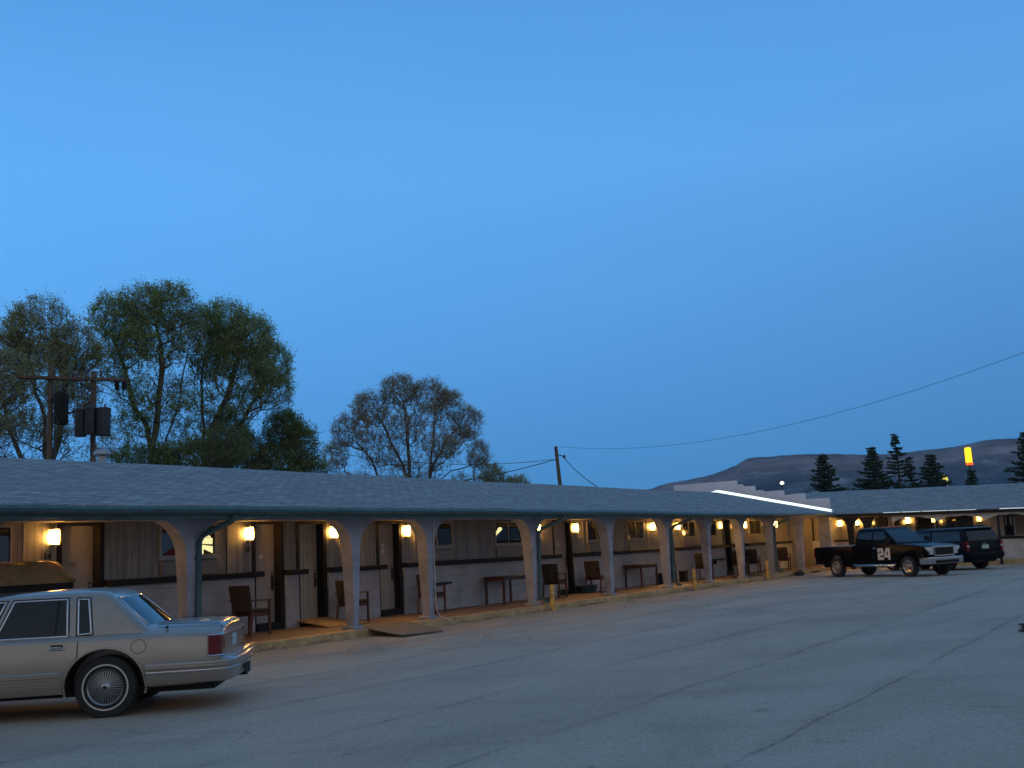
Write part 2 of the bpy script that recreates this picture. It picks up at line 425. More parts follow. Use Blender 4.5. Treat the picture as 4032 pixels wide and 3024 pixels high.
M['porch'] = mat('red_porch_floor', (.235, .155, .115), .62, var=.35, scale=1.6, bump=.15, bscale=30)
M['kerb'] = mat('ochre_kerb_paint', (.50, .335, .155), .75, var=.32, scale=4.0, bump=.4, bscale=25)
wk = MB(); wk.box(-2, 52, 14.86, 17.3, .02, .15); wk.box(50.1, 52, -12, 14.86, .02, .17)
tag(wk.build('walkway', M['porch']), kind='structure')
kb = MB()
for a, b_ in ((-2, 9.1), (9.12, 15.9), (15.92, 22.6), (22.62, 30.2), (30.22, 38.4), (38.42, 49.4)):
    kb.box(a, b_, 14.6, 14.86, -.02, .153 + random.uniform(-.004, .004))
y0 = 14.86
for k in range(4):
    kb.box(49.72, 50.1, y0 - 6.6, y0 - .02, -.02, .19); y0 -= 6.6
tag(kb.build('kerb', M['kerb'], bevel=.018), kind='structure')

# ------------------------------------------------------------------ far mesa
def mesa_mat():
    m, nt, b = new_mat('mesa_slope'); L = nt.links.new
    tc = N(nt, 'ShaderNodeTexCoord')
    mp = N(nt, 'ShaderNodeMapping'); mp.inputs['Scale'].default_value = (0.0035, .0035, .012); L(tc.outputs['Object'], mp.inputs[0])
    n1 = N(nt, 'ShaderNodeTexNoise', i_Scale=2.6, i_Detail=10., i_Roughness=.74); L(mp.outputs[0], n1.inputs['Vector'])
    r = ramp(nt, [(.38, (.010, .026, .042)), (.47, (.035, .050, .070)), (.53, (.085, .10, .125)), (.63, (.34, .32, .345))]); L(n1.outputs['Fac'], r.inputs['Fac'])  # blue of the distant air is tinted into the slope colours
    n2 = N(nt, 'ShaderNodeTexNoise', i_Scale=26., i_Detail=3.); L(mp.outputs[0], n2.inputs['Vector'])
    r2 = ramp(nt, [(.42, (.5, .52, .55)), (.6, (1, 1, 1))]); L(n2.outputs['Fac'], r2.inputs['Fac'])
    mx = N(nt, 'ShaderNodeMix', data_type='RGBA', blend_type='MULTIPLY'); mx.inputs[0].default_value = .8; L(r.outputs['Color'], mx.inputs[6]); L(r2.outputs['Color'], mx.inputs[7])
    # pale rock rim that follows the top of the slope
    at = N(nt, 'ShaderNodeAttribute', attribute_name='rim'); 
    n3 = N(nt, 'ShaderNodeMath', operation='MULTIPLY'); L(at.outputs['Fac'], n3.inputs[0]); L(n1.outputs['Fac'], n3.inputs[1])
    mx2 = N(nt, 'ShaderNodeMix', data_type='RGBA'); L(n3.outputs[0], mx2.inputs[0]); L(mx.outputs[2], mx2.inputs[6]); mx2.inputs[7].default_value = (.44, .30, .25, 1)
    L(mx2.outputs[2], b.inputs['Base Color']); b.inputs['Roughness'].default_value = 1.; b.inputs['Specular IOR Level'].default_value = 0.
    return m
az_el = [(34., 1.6), (30., 2.3), (27.5, 2.65), (25.49, 2.92), (24.40, 3.19), (23.33, 3.30), (21.85, 3.57), (20.91, 3.91), (20.30, 4.20), (19.2, 4.22), (18.29, 4.24), (16.38, 4.17), (14.52, 4.0), (12.9, 3.93), (12.09, 3.97),
         (10.30, 4.04), (9.12, 4.19), (8.54, 4.26), (7.41, 4.20), (6.6, 3.98), (5.0, 3.7), (3.0, 3.3), (0., 2.9), (-4., 2.3), (-9., 1.7), (-16., 1.2)]
ms = MB(); rim = []
keys = [(-a, (e,)) for a, e in az_el]
nA, nR = 620, 20
rowsm = []
for i in range(nA + 1):
    az = 34. - 50. * i / nA
    e = spline(keys, -az)[0] + .030 * mnoise.noise((az * 2.5, 3.1, 0)) + .02 * mnoise.noise((az * 14., 0, 1)) + .012 * mnoise.noise((az * 45., 5, 1))
    ca, sa = math.cos(R(az)), math.sin(R(az)); row = []
    for k in range(nR + 1):
        t = k / nR
        d = 900 + 1500 * t
        H = math.tan(R(e)) * 2400 + 1.55
        f = (.62 * t ** 1.25 if t < .84 else .62 * .84 ** 1.25 + (1 - .62 * .84 ** 1.25) * ((t - .84) / .16) ** .75)
        z = H * f * (1 if t > .98 else 1 + .34 * mnoise.noise((az * .9, t * 6, 2.)) * (1 - t) + .10 * mnoise.noise((az * 3., t * 16, 5.)) * (1 - t)) - 6 * (1 - t)
        row.append((d * ca, d * sa, z)); rim.append(max(0., 1 - abs(t - .95) * 14) if t < 1 else .3)
    row.append((3300 * ca, 3300 * sa, 0)); rim.append(0.)
    rowsm.append(row)
ms.grid(rowsm)
mo = ms.build('hills', mesa_mat(), smooth='all', weld=False)
at_ = mo.data.attributes.new('rim', 'FLOAT', 'POINT'); at_.data.foreach_set('value', rim)
tag(mo, kind='structure')
# ------------------------------------------------------------------ motel, main wing
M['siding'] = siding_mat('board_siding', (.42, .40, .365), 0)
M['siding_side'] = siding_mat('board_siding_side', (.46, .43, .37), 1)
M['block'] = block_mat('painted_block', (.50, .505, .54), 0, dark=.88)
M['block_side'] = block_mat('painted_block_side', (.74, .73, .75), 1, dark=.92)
M['shingle'] = shingle_mat('grey_shingles', (.335, .36, .365), 0, 1)
M['shingle_side'] = shingle_mat('grey_shingles_side', (.335, .36, .365), 1, 0)
M['stucco'] = mat('lilac_stucco', (.335, .35, .425), .8, var=.26, scale=2.2, bump=.35, bscale=60)
M['parapet'] = mat('mauve_stucco', (.74, .70, .76), .85, var=.07, scale=1.2, bump=.2, bscale=40)
M['teal'] = mat('teal_gutter_paint', (.05, .115, .125), .45, var=.25, scale=5)
M['trim_dark'] = mat('dark_brown_trim', (.014, .011, .010), .6, var=.4, scale=8, bump=.2, spec=.35)
M['door'] = mat('beige_door_paint', (.42, .38, .35), .42, var=.07, scale=3)
M['door_white'] = mat('cream_door_paint', (.50, .46, .39), .38, var=.06, scale=3)
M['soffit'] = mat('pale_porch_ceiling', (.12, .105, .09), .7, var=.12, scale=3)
M['glass'] = mat('dark_window_glass', (.012, .015, .02), .035, var=.3, scale=2, spec=.8)
M['alu'] = mat('pale_window_frame', (.38, .37, .35), .4, metal=.3, var=.12)
M['grille'] = mat('air_grille', (.26, .24, .215), .55, var=.15)
M['brass'] = mat('dark_brass', (.09, .07, .05), .35, metal=.8, var=.25)
M['paper'] = mat('white_paper', (.75, .72, .66), .8, var=.06)
M['ink'] = mat('black_numeral', (.015, .013, .012), .5, var=.2)
M['curtain'] = mat('drawn_curtain', (.20, .16, .12), .9, var=.35, scale=5, stretch=(9, 9, .5))
M['blue_red'] = mat('draped_quilt', (.16, .03, .04), .85, var=.3, scale=4)
M['sign_reflection'] = emit('sign_reflection_glow', (1., .93, .42), .95)  # glowing stand-in for a lit sign reflected in the window glass
M['neon'] = emit('cold_tube_light', (.80, .97, 1.), 1.25)
M['neon_dim'] = emit('dim_tube_light', (.80, .95, 1.), .72)
M['coping'] = mat('white_coping', (.72, .74, .75), .5, var=.1)

wing = thing('motel_wing', 'long single storey motel wing with grey shingle roof, arched porch and teal gutter', 'motel building', (0, 0, 0))
X0, X1 = 1.0, 48.6
EY, EZ, RY, RZ = 14.12, 2.57, 19.6, 3.86
UW, LW = 17.10, 17.02           # upper and lower wall faces

# roof: both slopes with a wavering, sagging surface and thickness
def roof_z(x, y):
    t = (y - EY) / (RY - EY) if y <= RY else (25.1 - y) / (25.1 - RY)
    z = EZ + (RZ - EZ) * t
    return z + .022 * mnoise.noise((x * .16, y * .2, 0.)) + .010 * mnoise.noise((x * .7, y * .5, 3.)) - .03 * math.sin(PI * max(0, min(1, (x - 26) / 20))) * (1 - t * .4)
rf = MB(); nx = 96
ys = [EY + (RY - EY) * k / 10 for k in range(11)] + [RY + (25.1 - RY) * k / 6 for k in range(1, 7)]
top = [[(X0 + (X1 - X0) * i / nx, y, roof_z(X0 + (X1 - X0) * i / nx, y)) for i in range(nx + 1)] for y in ys]
rf.grid(top)
rf.grid([[(p[0], p[1], p[2] - .05) for p in top[0]], top[0]])
rf.build('roof', M['shingle'], wing, smooth=30)
# gutter (ogee trough), drip edge, soffit
gt = MB()
prof = [(14.13, 2.555), (14.03, 2.545), (13.995, 2.50), (14.01, 2.455), (14.05, 2.42), (14.14, 2.415), (14.14, 2.44), (14.07, 2.445), (14.04, 2.49), (14.05, 2.52), (14.12, 2.53)]
ks = [X0 + (X1 + .05 - X0) * i / 40 for i in range(41)]
for a, b_ in zip(ks, ks[1:]):
    da = roof_z(a, EY) - EZ; db = roof_z(b_, EY) - EZ
    vs = [(a, p[0], p[1] + da) for p in prof] + [(b_, p[0], p[1] + db) for p in prof]; n = len(prof)
    gt.add(vs, [(i, (i + 1) % n, (i + 1) % n + n, i + n) for i in range(n)])
gt.build('gutter', M['teal'], wing, smooth=30)
fs = MB(); fs.box(X0, X1, 14.15, 14.19, 2.36, 2.53); fs.build('fascia', M['teal'], wing)
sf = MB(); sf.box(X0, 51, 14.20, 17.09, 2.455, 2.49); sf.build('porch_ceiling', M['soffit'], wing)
bm_ = MB(); bm_.box(X0, 49.4, 14.74, 15.02, 2.36, 2.452); bm_.build('porch_beam', M['stucco'], wing)

# walls with real door recesses
doors = [  # x0, x1 of the leaf, recess, kind
    (7.6, 8.4, .16, 'plain'), (11.70, 12.46, .17, 'plain'), (16.30, 17.02, .17, 'plain'), (17.62, 18.38, .19, 'panel'), (20.36, 21.12, .17, 'plain'),
    (28.75, 29.72, .14, 'plain'), (36.62, 37.42, .14, 'dark'), (42.55, 43.25, .20, 'plain'), (44.1, 44.75, .2, 'plain'), (47.75, 48.5, .2, 'plain')]
wins = [(9.7, 10.75), (13.80, 15.22), (22.0, 23.42), (25.45, 26.85), (30.85, 32.1), (33.75, 35.05), (38.4, 39.65), (40.45, 41.85), (45.6, 47.1)]
up_ = MB(); lo_ = MB()
edges = sorted([(d[0] - .10, d[1] + .10) for d in doors])
x = X0
for a, b_ in edges + [(51.0, 51.0)]:
    up_.box(x, a, UW, UW + .9, 1.38, 2.455); lo_.box(x, a, LW, LW + .9, -.05, 1.38); x = b_
up_.build('upper_wall', M['siding'], wing); lo_.build('lower_wall', M['block'], wing)
bw = MB(); bw.box(X0, 48.4, 24.6, 24.8, -.05, 2.9); bw.box(X0, X0 + .2, 17.9, 24.6, -.05, 2.6); bw.build('rear_wall', M['stucco'], wing)
for i, (a, b_, rec, kd) in enumerate(doors):
    mt = {'plain': M['door'], 'panel': M['door_white'], 'dark': M['door']}[kd]
    y = UW + rec
    lf = MB()
    lf.box(a, b_, y, y + .04, .19, 2.40)
    if kd == 'panel':
        w_ = (b_ - a); 
        for cx in (.28, .72):
            for z0, z1 in ((.42, 1.0), (1.1, 1.86), (1.98, 2.26)):
                x0_, x1_ = a + w_ * (cx - .155), a + w_ * (cx + .155)
                for q in ((x0_, x1_, z1 - .02, z1), (x0_, x1_, z0, z0 + .02), (x0_, x0_ + .02, z0, z1), (x1_ - .02, x1_, z0, z1)):
                    lf.box(q[0], q[1], y - .012, y, q[2], q[3])
                lf.box(x0_ + .045, x1_ - .045, y - .008, y, z0 + .045, z1 - .045)
    dr = lf.build('door', mt, wing)
    h = MB(); kx = b_ - .075
    h.lathe([(.0, -.062), (.026, -.055), (.03, -.035), (.014, -.02), (.014, 0)], 10, 1, (kx, y, 1.12)); h.box(kx - .03, kx + .03, y - .012, y, .98, 1.30); h.lathe([(.022, -.02), (.022, 0)], 10, 1, (kx, y, 1.36))
    h.build('handle', M['brass'], dr)
    if i in (1, 2, 4, 5):
        pp = MB(); cx = (a + b_) / 2 - .03; pp.box(cx - .055, cx + .055, y - .004, y, 1.66, 1.76)
        if i == 4: pp.box(cx - .04, cx + .04, y - .004, y, 1.80, 1.90)
        pp.build('notice', M['paper'] if i != 1 else M['grille'], dr)
    fr = MB()
    # reveal frame: wide jamb on the right, thin on the left, head above, threshold step below
    fr.box(b_ - .005, b_ + .10, UW - .035, y + .04, .15, 2.45)
    fr.box(a - .10, a + .005, UW - .02, y + .04, .15, 2.45)
    fr.box(a + .006, b_ - .006, UW - .03, y + .03, 2.40, 2.45)
    fr.box(a + .006, b_ - .006, LW + .02, y + .05, .15, .30 if kd != 'panel' else .20)
    fr.build('door_frame', M['trim_dark'], wing, bevel=.004, segs=1)
# dark timber ledge between lower and upper wall
def ledge(a, b_): 
    m = MB(); m.box(a, b_, LW - .15, LW + .06, 1.285, 1.40); m.build('ledge', M['trim_dark'], wing, bevel=.01, segs=1)
x = X0
for a, b_ in edges + [(50.6, 50.6)]:
    if a + .16 - x > .3: ledge(x, a + .16)
    elif a - x > .05: ledge(x, a + .16)
    x = b_
# windows
for i, (a, b_) in enumerate(wins):
    z0, z1 = 1.76, 2.42
    fr = MB(); t = .045
    for q in ((a, b_, z0, z0 + t), (a, b_, z1 - t, z1), (a, a + t, z0 + t, z1 - t), (b_ - t, b_, z0 + t, z1 - t)):
        fr.box(q[0], q[1], UW - .035, UW + .01, q[2], q[3])
    mid = (a + b_) / 2; fr.box(mid - .018, mid + .018, UW - .028, UW + .008, z0 + t, z1 - t)
    fr.box(a - .05, b_ + .05, UW - .06, UW - .001, z0 - .04, z0 - .002)
    f = fr.build('window', M['alu'], wing)
    pn = MB(); pn.box(a + t, b_ - t, UW - .012, UW - .004, z0 + t, z1 - t); pn.build('pane', M['glass'], f)
    if i == 1:  # reflection of a yellow sign, laid on the pane as glowing pieces
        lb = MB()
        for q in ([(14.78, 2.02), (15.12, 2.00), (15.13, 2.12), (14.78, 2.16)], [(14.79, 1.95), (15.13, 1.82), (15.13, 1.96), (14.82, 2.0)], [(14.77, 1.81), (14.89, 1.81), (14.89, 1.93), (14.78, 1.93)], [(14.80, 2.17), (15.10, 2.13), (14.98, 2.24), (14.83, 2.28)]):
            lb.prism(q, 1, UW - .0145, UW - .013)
        lb.build('sign_reflection', M['sign_reflection'], f)
        qd = MB(); qd.prism([(13.86, 1.81), (14.46, 1.81), (14.44, 1.96), (14.2, 1.98), (14.0, 1.90)], 1, UW - .0145, UW - .013); qd.build('draped_quilt', M['blue_red'], f)
    if i == 3:  # smaller glowing piece on the pane imitating a reflection
        lb = MB(); lb.prism([(25.52, 2.02), (25.85, 2.2), (25.8, 2.26), (25.66, 2.25), (25.5, 2.10)], 1, UW - .0145, UW - .013); lb.build('sign_reflection', M['sign_reflection'], f)
    # through-wall air grille in a trimmed box below
    g = MB(); g.box(a + .02, b_ + .06, UW - .05, UW - .002, 1.41, 1.70)
    gr = g.build('air_unit', M['grille'], wing, bevel=.006, segs=1)
    sl = MB()
    for k in range(7): sl.box(a + .08, b_ - .02, UW - .062, UW - .0505, 1.45 + k * .032, 1.462 + k * .032)
    sl.build('louvre', M['alu'], gr)
# vertical batten strips that catch the lamps
for x in (9.3, 10.95, 15.5, 18.95, 21.75, 23.6, 27.2, 30.6, 35.3, 38.3, 43.9, 45.5):
    bt = MB(); bt.box(x, x + .05, UW - .018, UW - .001, 1.41, 2.45); bt.build('batten', M['siding'], wing)
# shelves and service boxes on the lower wall
sh = MB(); sh.box(21.9, 23.0, LW - .16, LW - .001, .80, .85); sh.box(22.0, 22.06, LW - .12, LW - .002, .64, .80); sh.build('wall_shelf', M['trim_dark'], wing)
sh = MB(); sh.box(41.0, 42.1, LW - .16, LW - .001, .80, .85); sh.box(41.1, 41.16, LW - .12, LW - .002, .64, .80); sh.build('wall_shelf', M['trim_dark'], wing)
# columns: tapering shaft flaring into two quarter arches, plinth below
def column(xc):
    prof = [(.22, .075, .10), (.6, .085, .115), (1.1, .10, .13), (1.55, .115, .145), (1.72, .125, .15)]
    for k in range(1, 11):
        a = (PI / 2) * k / 10; prof.append((1.72 + .66 * math.sin(a), .125 + .66 * (1 - math.cos(a)), .15))
    prof.append((2.387, .82, .15)); m = MB(); rows = []
    for z, hw, hd in prof:
        rows.append([(xc - hw, 14.90 - hd, z), (xc + hw, 14.90 - hd, z), (xc + hw, 14.90 + hd, z), (xc - hw, 14.90 + hd, z), (xc - hw, 14.90 - hd, z)])
    m.grid(rows); m.f.append((0, 1, 2, 3)); k = len(m.v) - 5; m.f.append((k, k + 1, k + 2, k + 3))
    c = m.build('column', M['stucco'], wing, bevel=.010, segs=2)
    b = MB(); b.box(xc - .15, xc + .15, 14.74, 15.06, .151, .225); b.build('plinth', M['stucco'], c, bevel=.015)
    return c
colx = [8.55, 12.62, 16.85, 19.38, 23.80, 28.05, 32.05, 35.45, 38.65, 42.0, 45.7]
for xc in colx: column(xc)
# downspouts
def downspout(xc, side):
    m = MB(); m.tube([(xc + side * .34, 14.08, 2.42), (xc + side * .34, 14.10, 2.33), (xc + side * .12, 14.62, 2.10), (xc + side * .10, 14.70, 1.98), (xc + side * .09, 14.725, .34), (xc + side * .11, 14.60, .26), (xc + side * .12, 14.50, .22)], .05, 8)
    for z in (1.7, .7): m.box(xc + side * .095 - .06, xc + side * .095 + .06, 14.665, 14.79, z, z + .03)
    m.build('downspout', M['teal'], wing, smooth=True)
for xc, sd_ in ((12.62, 1), (23.80, 1.4), (32.05, 1.4), (42.0, .6)): downspout(xc, sd_)
# room numbers beside the lamps
for tx, x in (('14', 11.42), ('15', 16.08)): text_mesh('room_number', tx, .155, M['ink'], wing, (x, UW - .006, 1.86), (PI / 2, 0, 0))
# firewall: raised gable edge lit by a cold tube, stepped parapet behind it, pier at the corner
gb = MB()
def rake(y): return RZ + .09 - (RZ - EZ) / (RY - EY) * abs(y - RY)
pts = [14.2, 16, 17.8, RY, 21.4, 23.4, 25.0]
for a, b_ in zip(pts, pts[1:]):
    gb.add([(48.55, a, rake(a) - .14), (48.75, a, rake(a) - .14), (48.75, a, rake(a)), (48.55, a, rake(a)), (48.55, b_, rake(b_) - .14), (48.75, b_, rake(b_) - .14), (48.75, b_, rake(b_)), (48.55, b_, rake(b_))],
           [(0, 1, 2, 3), (4, 7, 6, 5), (3, 2, 6, 7), (0, 4, 5, 1), (0, 3, 7, 4), (1, 5, 6, 2)])
gbo = gb.build('gable_coping', M['coping'], wing)
tb = MB(); yy = 14.25
while yy < RY - .05:
    ln = random.uniform(.5, .95); e_ = min(yy + ln, RY - .02)
    if not (15.3 < yy < 15.5):
        wd = .115 if yy > 15.8 else .085
        tb.add([(48.53, yy, rake(yy) - wd), (48.53, e_, rake(e_) - wd), (48.53, e_, rake(e_) + .03), (48.53, yy, rake(yy) + .03), (48.70, yy, rake(yy) + .03), (48.70, e_, rake(e_) + .03), (48.70, yy, rake(yy) - wd), (48.70, e_, rake(e_) - wd)],
               [(0, 1, 2, 3), (3, 2, 5, 4), (4, 5, 7, 6), (6, 7, 1, 0), (0, 3, 4, 6), (1, 7, 5, 2)])
    yy = e_ + .018
tb.add([(48.53, RY + .02, rake(RY) - .07), (48.53, RY + 1.3, rake(RY + 1.3) - .06), (48.53, RY + 1.3, rake(RY + 1.3) + .03), (48.53, RY + .02, rake(RY) + .03), (48.7, RY + .02, rake(RY) + .03), (48.7, RY + 1.3, rake(RY + 1.3) + .03)], [(0, 1, 2, 3), (3, 2, 5, 4)])
tb.build('tube_light', M['neon'], gbo)
pw = MB()
stp = [(25.6, 22.3, 4.16), (22.3, 19.05, 4.42), (19.05, 18.75, 4.22), (18.75, 18.15, 4.10), (18.15, 17.75, 3.86), (17.75, 16.75, 3.78), (16.75, 15.75, 3.56), (15.75, 14.62, 3.28)]
for a, b_, z in stp: pw.box(49.50, 49.78, b_, a, 2.46, z)
pw.build('stepped_parapet', M['parapet'], wing)
pi_ = MB(); pi_.box(49.42, 49.84, 14.66, 15.2, .15, 2.458); pi_.build('corner_pier', M['stucco'], wing, bevel=.012)
# roof vent with a mushroom cap
vt = MB(); vt.lathe([(.10, 3.80), (.10, 4.10)], 14, 2, (15.0, 20.5, 0)); vt.lathe([(.0, 4.27), (.08, 4.26), (.17, 4.21), (.19, 4.17), (.185, 4.13), (.11, 4.12)], 16, 2, (15.0, 20.5, 0))
M['galv'] = mat('galvanised_metal', (.36, .38, .40), .45, metal=.6, var=.2)
vt.build('roof_vent', M['galv'], wing, smooth=True)

# ------------------------------------------------------------------ wall lamps: dark bracket, glowing shade
def lamp_mat(name, col, lo, hi):
    """frosted shade: hottest round the bulb at its middle, falling off towards both ends"""
    m = emit(name, col, hi); nt = m.node_tree; L = nt.links.new; b = nt.nodes['Principled BSDF']
    tc = N(nt, 'ShaderNodeTexCoord'); mp = N(nt, 'ShaderNodeMapping'); mp.inputs['Scale'].default_value = (11, 0, 10); L(tc.outputs['Object'], mp.inputs[0])
    ln = N(nt, 'ShaderNodeVectorMath', operation='LENGTH'); L(mp.outputs[0], ln.inputs[0])
    p = N(nt, 'ShaderNodeMath', operation='POWER', i_1=2.); L(ln.outputs['Value'], p.inputs[0])
    e = N(nt, 'ShaderNodeMath', operation='MULTIPLY', i_1=-1.9); L(p.outputs[0], e.inputs[0])
    x = N(nt, 'ShaderNodeMath', operation='EXPONENT'); L(e.outputs[0], x.inputs[0])
    q = N(nt, 'ShaderNodeMath', operation='MULTIPLY_ADD', i_1=hi, i_2=lo); L(x.outputs[0], q.inputs[0]); L(q.outputs[0], b.inputs['Emission Strength'])
    return m
M['lamp_glow'] = lamp_mat('lamp_shade_glow', (1., .49, .10), 2.0, 470.)
M['lamp_dim'] = emit('lamp_shade_dim', (1., .50, .10), 10.)
M['lamp_metal'] = mat('lamp_bracket', (.03, .025, .02), .4, metal=.7, var=.2)
def lamp(label, x, y, z, ang=0., dim=False, sc=1.):
    """ang 0: on a wall that faces -Y; ang -90 deg: on a wall that faces -X"""
    t = thing('wall_lamp', label, 'lamp', (x, y, z), ang, 'lit lamps along the porch walls')
    b = MB(); b.box(-.055 * sc, .055 * sc, -.02, 0, -.1501 * sc, .1501 * sc); b.box(-.085 * sc, .085 * sc, -.155 * sc, -.021, .133 * sc, .15 * sc); b.box(-.085 * sc, .085 * sc, -.155 * sc, -.021, -.15 * sc, -.133 * sc)
    b.build('bracket', M['lamp_metal'], t)
    s = MB(); pr = []
    for k in range(13):
        a = PI * k / 12; pr.append((-.095 * sc * math.cos(a), -.021 - .105 * sc * math.sin(a) ** .8))
    s.prism(pr, 2, -.132 * sc, .132 * sc); s.build('shade', M['lamp_dim'] if dim else M['lamp_glow'], t, smooth=35)
    return t
lw = UW - .001
lamp('wall lamp above the number 14 at the far left, over the tan tarp', 11.52, lw, 2.20)
lamp('wall lamp above the number 15, left of the door with a paper notice', 16.10, lw, 2.20)
lamp('wall lamp right of the cream panelled door', 18.72, lw, 2.20)
lamp('wall lamp half behind the arch above the white hose column', 21.42, lw, 2.20)
lamp('wall lamp just right of the column with the second teal downspout', 27.75, lw, 2.20)
lamp('wall lamp right of the door behind the armless chair', 30.05, lw, 2.20)
lamp('wall lamp above the right end of the second wooden table', 35.72, lw, 2.20)
lamp('partly hidden wall lamp left of the black door jamb behind the third downspout', 36.42, lw, 2.20)
lamp('wall lamp right of the black door jamb, above the middle yellow post', 37.95, lw, 2.20)
lamp('dim amber wall lamp between two columns near the third yellow post', 42.2, lw, 2.20, dim=True)
lamp('wall lamp behind the column left of the third yellow post', 45.0, lw, 2.20)
lamp('wall lamp above the last chair of the row', 48.95, lw, 2.20)
# ------------------------------------------------------------------ motel, second wing at right angles (falls slightly with the ground)
w2 = thing('motel_side_wing', 'far motel wing at right angles with tube-lit eave, scalloped white valance and dark posts', 'motel building', (0, 14.4, 2.45))
w2.rotation_euler = (R(1.5), 0, 0)
def tb2(m):   # shapes are written in world figures, then moved into the wing's own frame
    m.v = [v - Vector((0, 14.4, 2.45)) for v in m.v]; return m
YA, YB = 14.40, -11.0
rf = MB(); n = 60; xs = [49.42 + (54.0 - 49.42) * k / 9 for k in range(10)] + [54 + 4.6 * k / 5 for k in range(1, 6)]
def rz2(x, y):
    t = (x - 49.42) / (54 - 49.42) if x <= 54 else (58.6 - x) / 4.6
    return 2.53 + 1.17 * t + .02 * mnoise.noise((x * .3, y * .2, 8.)) + .012 * mnoise.noise((x, y * .8, 2.))
top = [[(x, YA + (YB - YA) * i / n, rz2(x, YA + (YB - YA) * i / n)) for i in range(n + 1)] for x in xs]
rf.grid(top); rf.grid([[(p[0], p[1], p[2] - .05) for p in top[0]], top[0]])
xs2 = [49.80, 50.6, 51.6, 52.8, 54.0, 56.0, 58.6]
rf.grid([[(x, YA + 3.4 * i / 8, rz2(x, YA + 3.4 * i / 8)) for i in range(9)] for x in xs2])
tb2(rf).build('roof', M['shingle_side'], w2, smooth=30)
m = MB(); m.box(49.46, 49.52, YB, YA, 2.36, 2.485); tb2(m).build('fascia', M['trim_dark'], w2)
m = MB(); m.box(49.54, 51.0, YB, YA - .02, 2.43, 2.46); tb2(m).build('porch_ceiling', M['soffit'], w2)
tb_ = MB(); y = 12.2
random.seed(21)
while y > -9:
    ln = random.uniform(.6, 1.5); th = .018 if y > 11.0 else .028
    th *= random.uniform(.55, 1.2)
    if random.random() < .9: tb_.box(49.395, 49.44, y - ln, y, 2.50, 2.50 + th)
    y -= ln + random.uniform(.0, .12)
tb2(tb_).build('tube_light', M['neon_dim'], w2)
# walls, door, windows
doors2 = [(14.95, 15.75), (10.55, 11.15), (8.62, 8.7)]
U2, L2 = 51.0, 50.94
u = MB(); l = MB(); y = 17.05
for a, b_ in [(15.95, 16.65), (13.98, 14.12), (10.50, 11.12), (2.6, 3.3)]:
    u.box(U2, U2 + .8, b_, y, 1.30, 2.43); l.box(L2, L2 + .8, b_, y, -.2, 1.30); y = a
u.box(U2, U2 + .8, YB, y, 1.30, 2.43); l.box(L2, L2 + .8, YB, y, -.2, 1.30)
tb2(u).build('upper_wall', M['siding_side'], w2); tb2(l).build('lower_wall', M['block_side'], w2)
for a, b_ in [(15.95, 16.65), (10.50, 11.12), (2.6, 3.3)]:
    d = MB(); d.box(U2 + .2, U2 + .24, a, b_, .1, 2.4); dd = tb2(d).build('door', M['door'] if a > 14 else M['trim_dark'], w2)
    f = MB(); f.box(U2 - .03, U2 + .24, a - .08, a, .05, 2.42); f.box(U2 - .03, U2 + .24, b_, b_ + .08, .05, 2.42); f.box(U2 - .03, U2 + .24, a, b_, 2.38, 2.42)
    tb2(f).build('door_frame', M['trim_dark'], w2)
    h = MB(); h.lathe([(0, -.05), (.03, -.04), (.03, -.02), (.012, 0)], 10, 0, (U2 + .2, a + .08, 1.05)); tb2(h).build('handle', M['brass'], dd)
ld = MB(); ld.box(L2 - .12, L2 + .04, YB, 10.3, 1.24, 1.335); ld.box(L2 - .12, L2 + .04, 11.3, 14.9, 1.24, 1.335); tb2(ld).build('ledge', M['trim_dark'], w2, bevel=.008, segs=1)
for (a, b_, cur) in ((12.35, 13.2, False), (11.55, 12.2, False), (8.7, 10.35, False), (7.12, 7.5, False), (5.2, 7.10, True), (-1.5, .8, True)):
    z0, z1, t = 1.36, 2.40, .045
    f = MB()
    for q in ((a, b_, z0, z0 + t), (a, b_, z1 - t, z1), (a, a + t, z0 + t, z1 - t), (b_ - t, b_, z0 + t, z1 - t)): f.box(U2 - .04, U2 + .005, q[0], q[1], q[2], q[3])
    fo = tb2(f).build('window', M['alu'] if b_ - a > .5 else M['trim_dark'], w2)
    p = MB(); p.box(U2 - .016, U2 - .006, a + t, b_ - t, z0 + t, z1 - t); tb2(p).build('pane', M['glass'] if not cur else M['curtain'], fo)
# posts carrying the porch: dark square posts, some flaring like the main wing
for yp, dark in ((13.75, 1), (13.0, 1), (7.52, 1), (3.6, 0), (-.4, 0)):
    m = MB(); half = [(.10, -.1), (.13, 1.3), (.15, 1.75)] + [(.15 + .33 * (1 - math.cos(PI / 2 * k / 6)), 1.75 + .6 * math.sin(PI / 2 * k / 6)) for k in range(1, 7)]
    if yp == 7.52: half = [(.05, -.1), (.05, 2.35)]
    poly = [(yp + p, z) for p, z in half] + [(yp - p, z) for p, z in reversed(half)]
    m.prism(poly, 0, 49.62, 49.86 if yp != 7.52 else 49.72); tb2(m).build('post', M['trim_dark'] if dark else M['stucco'], w2)
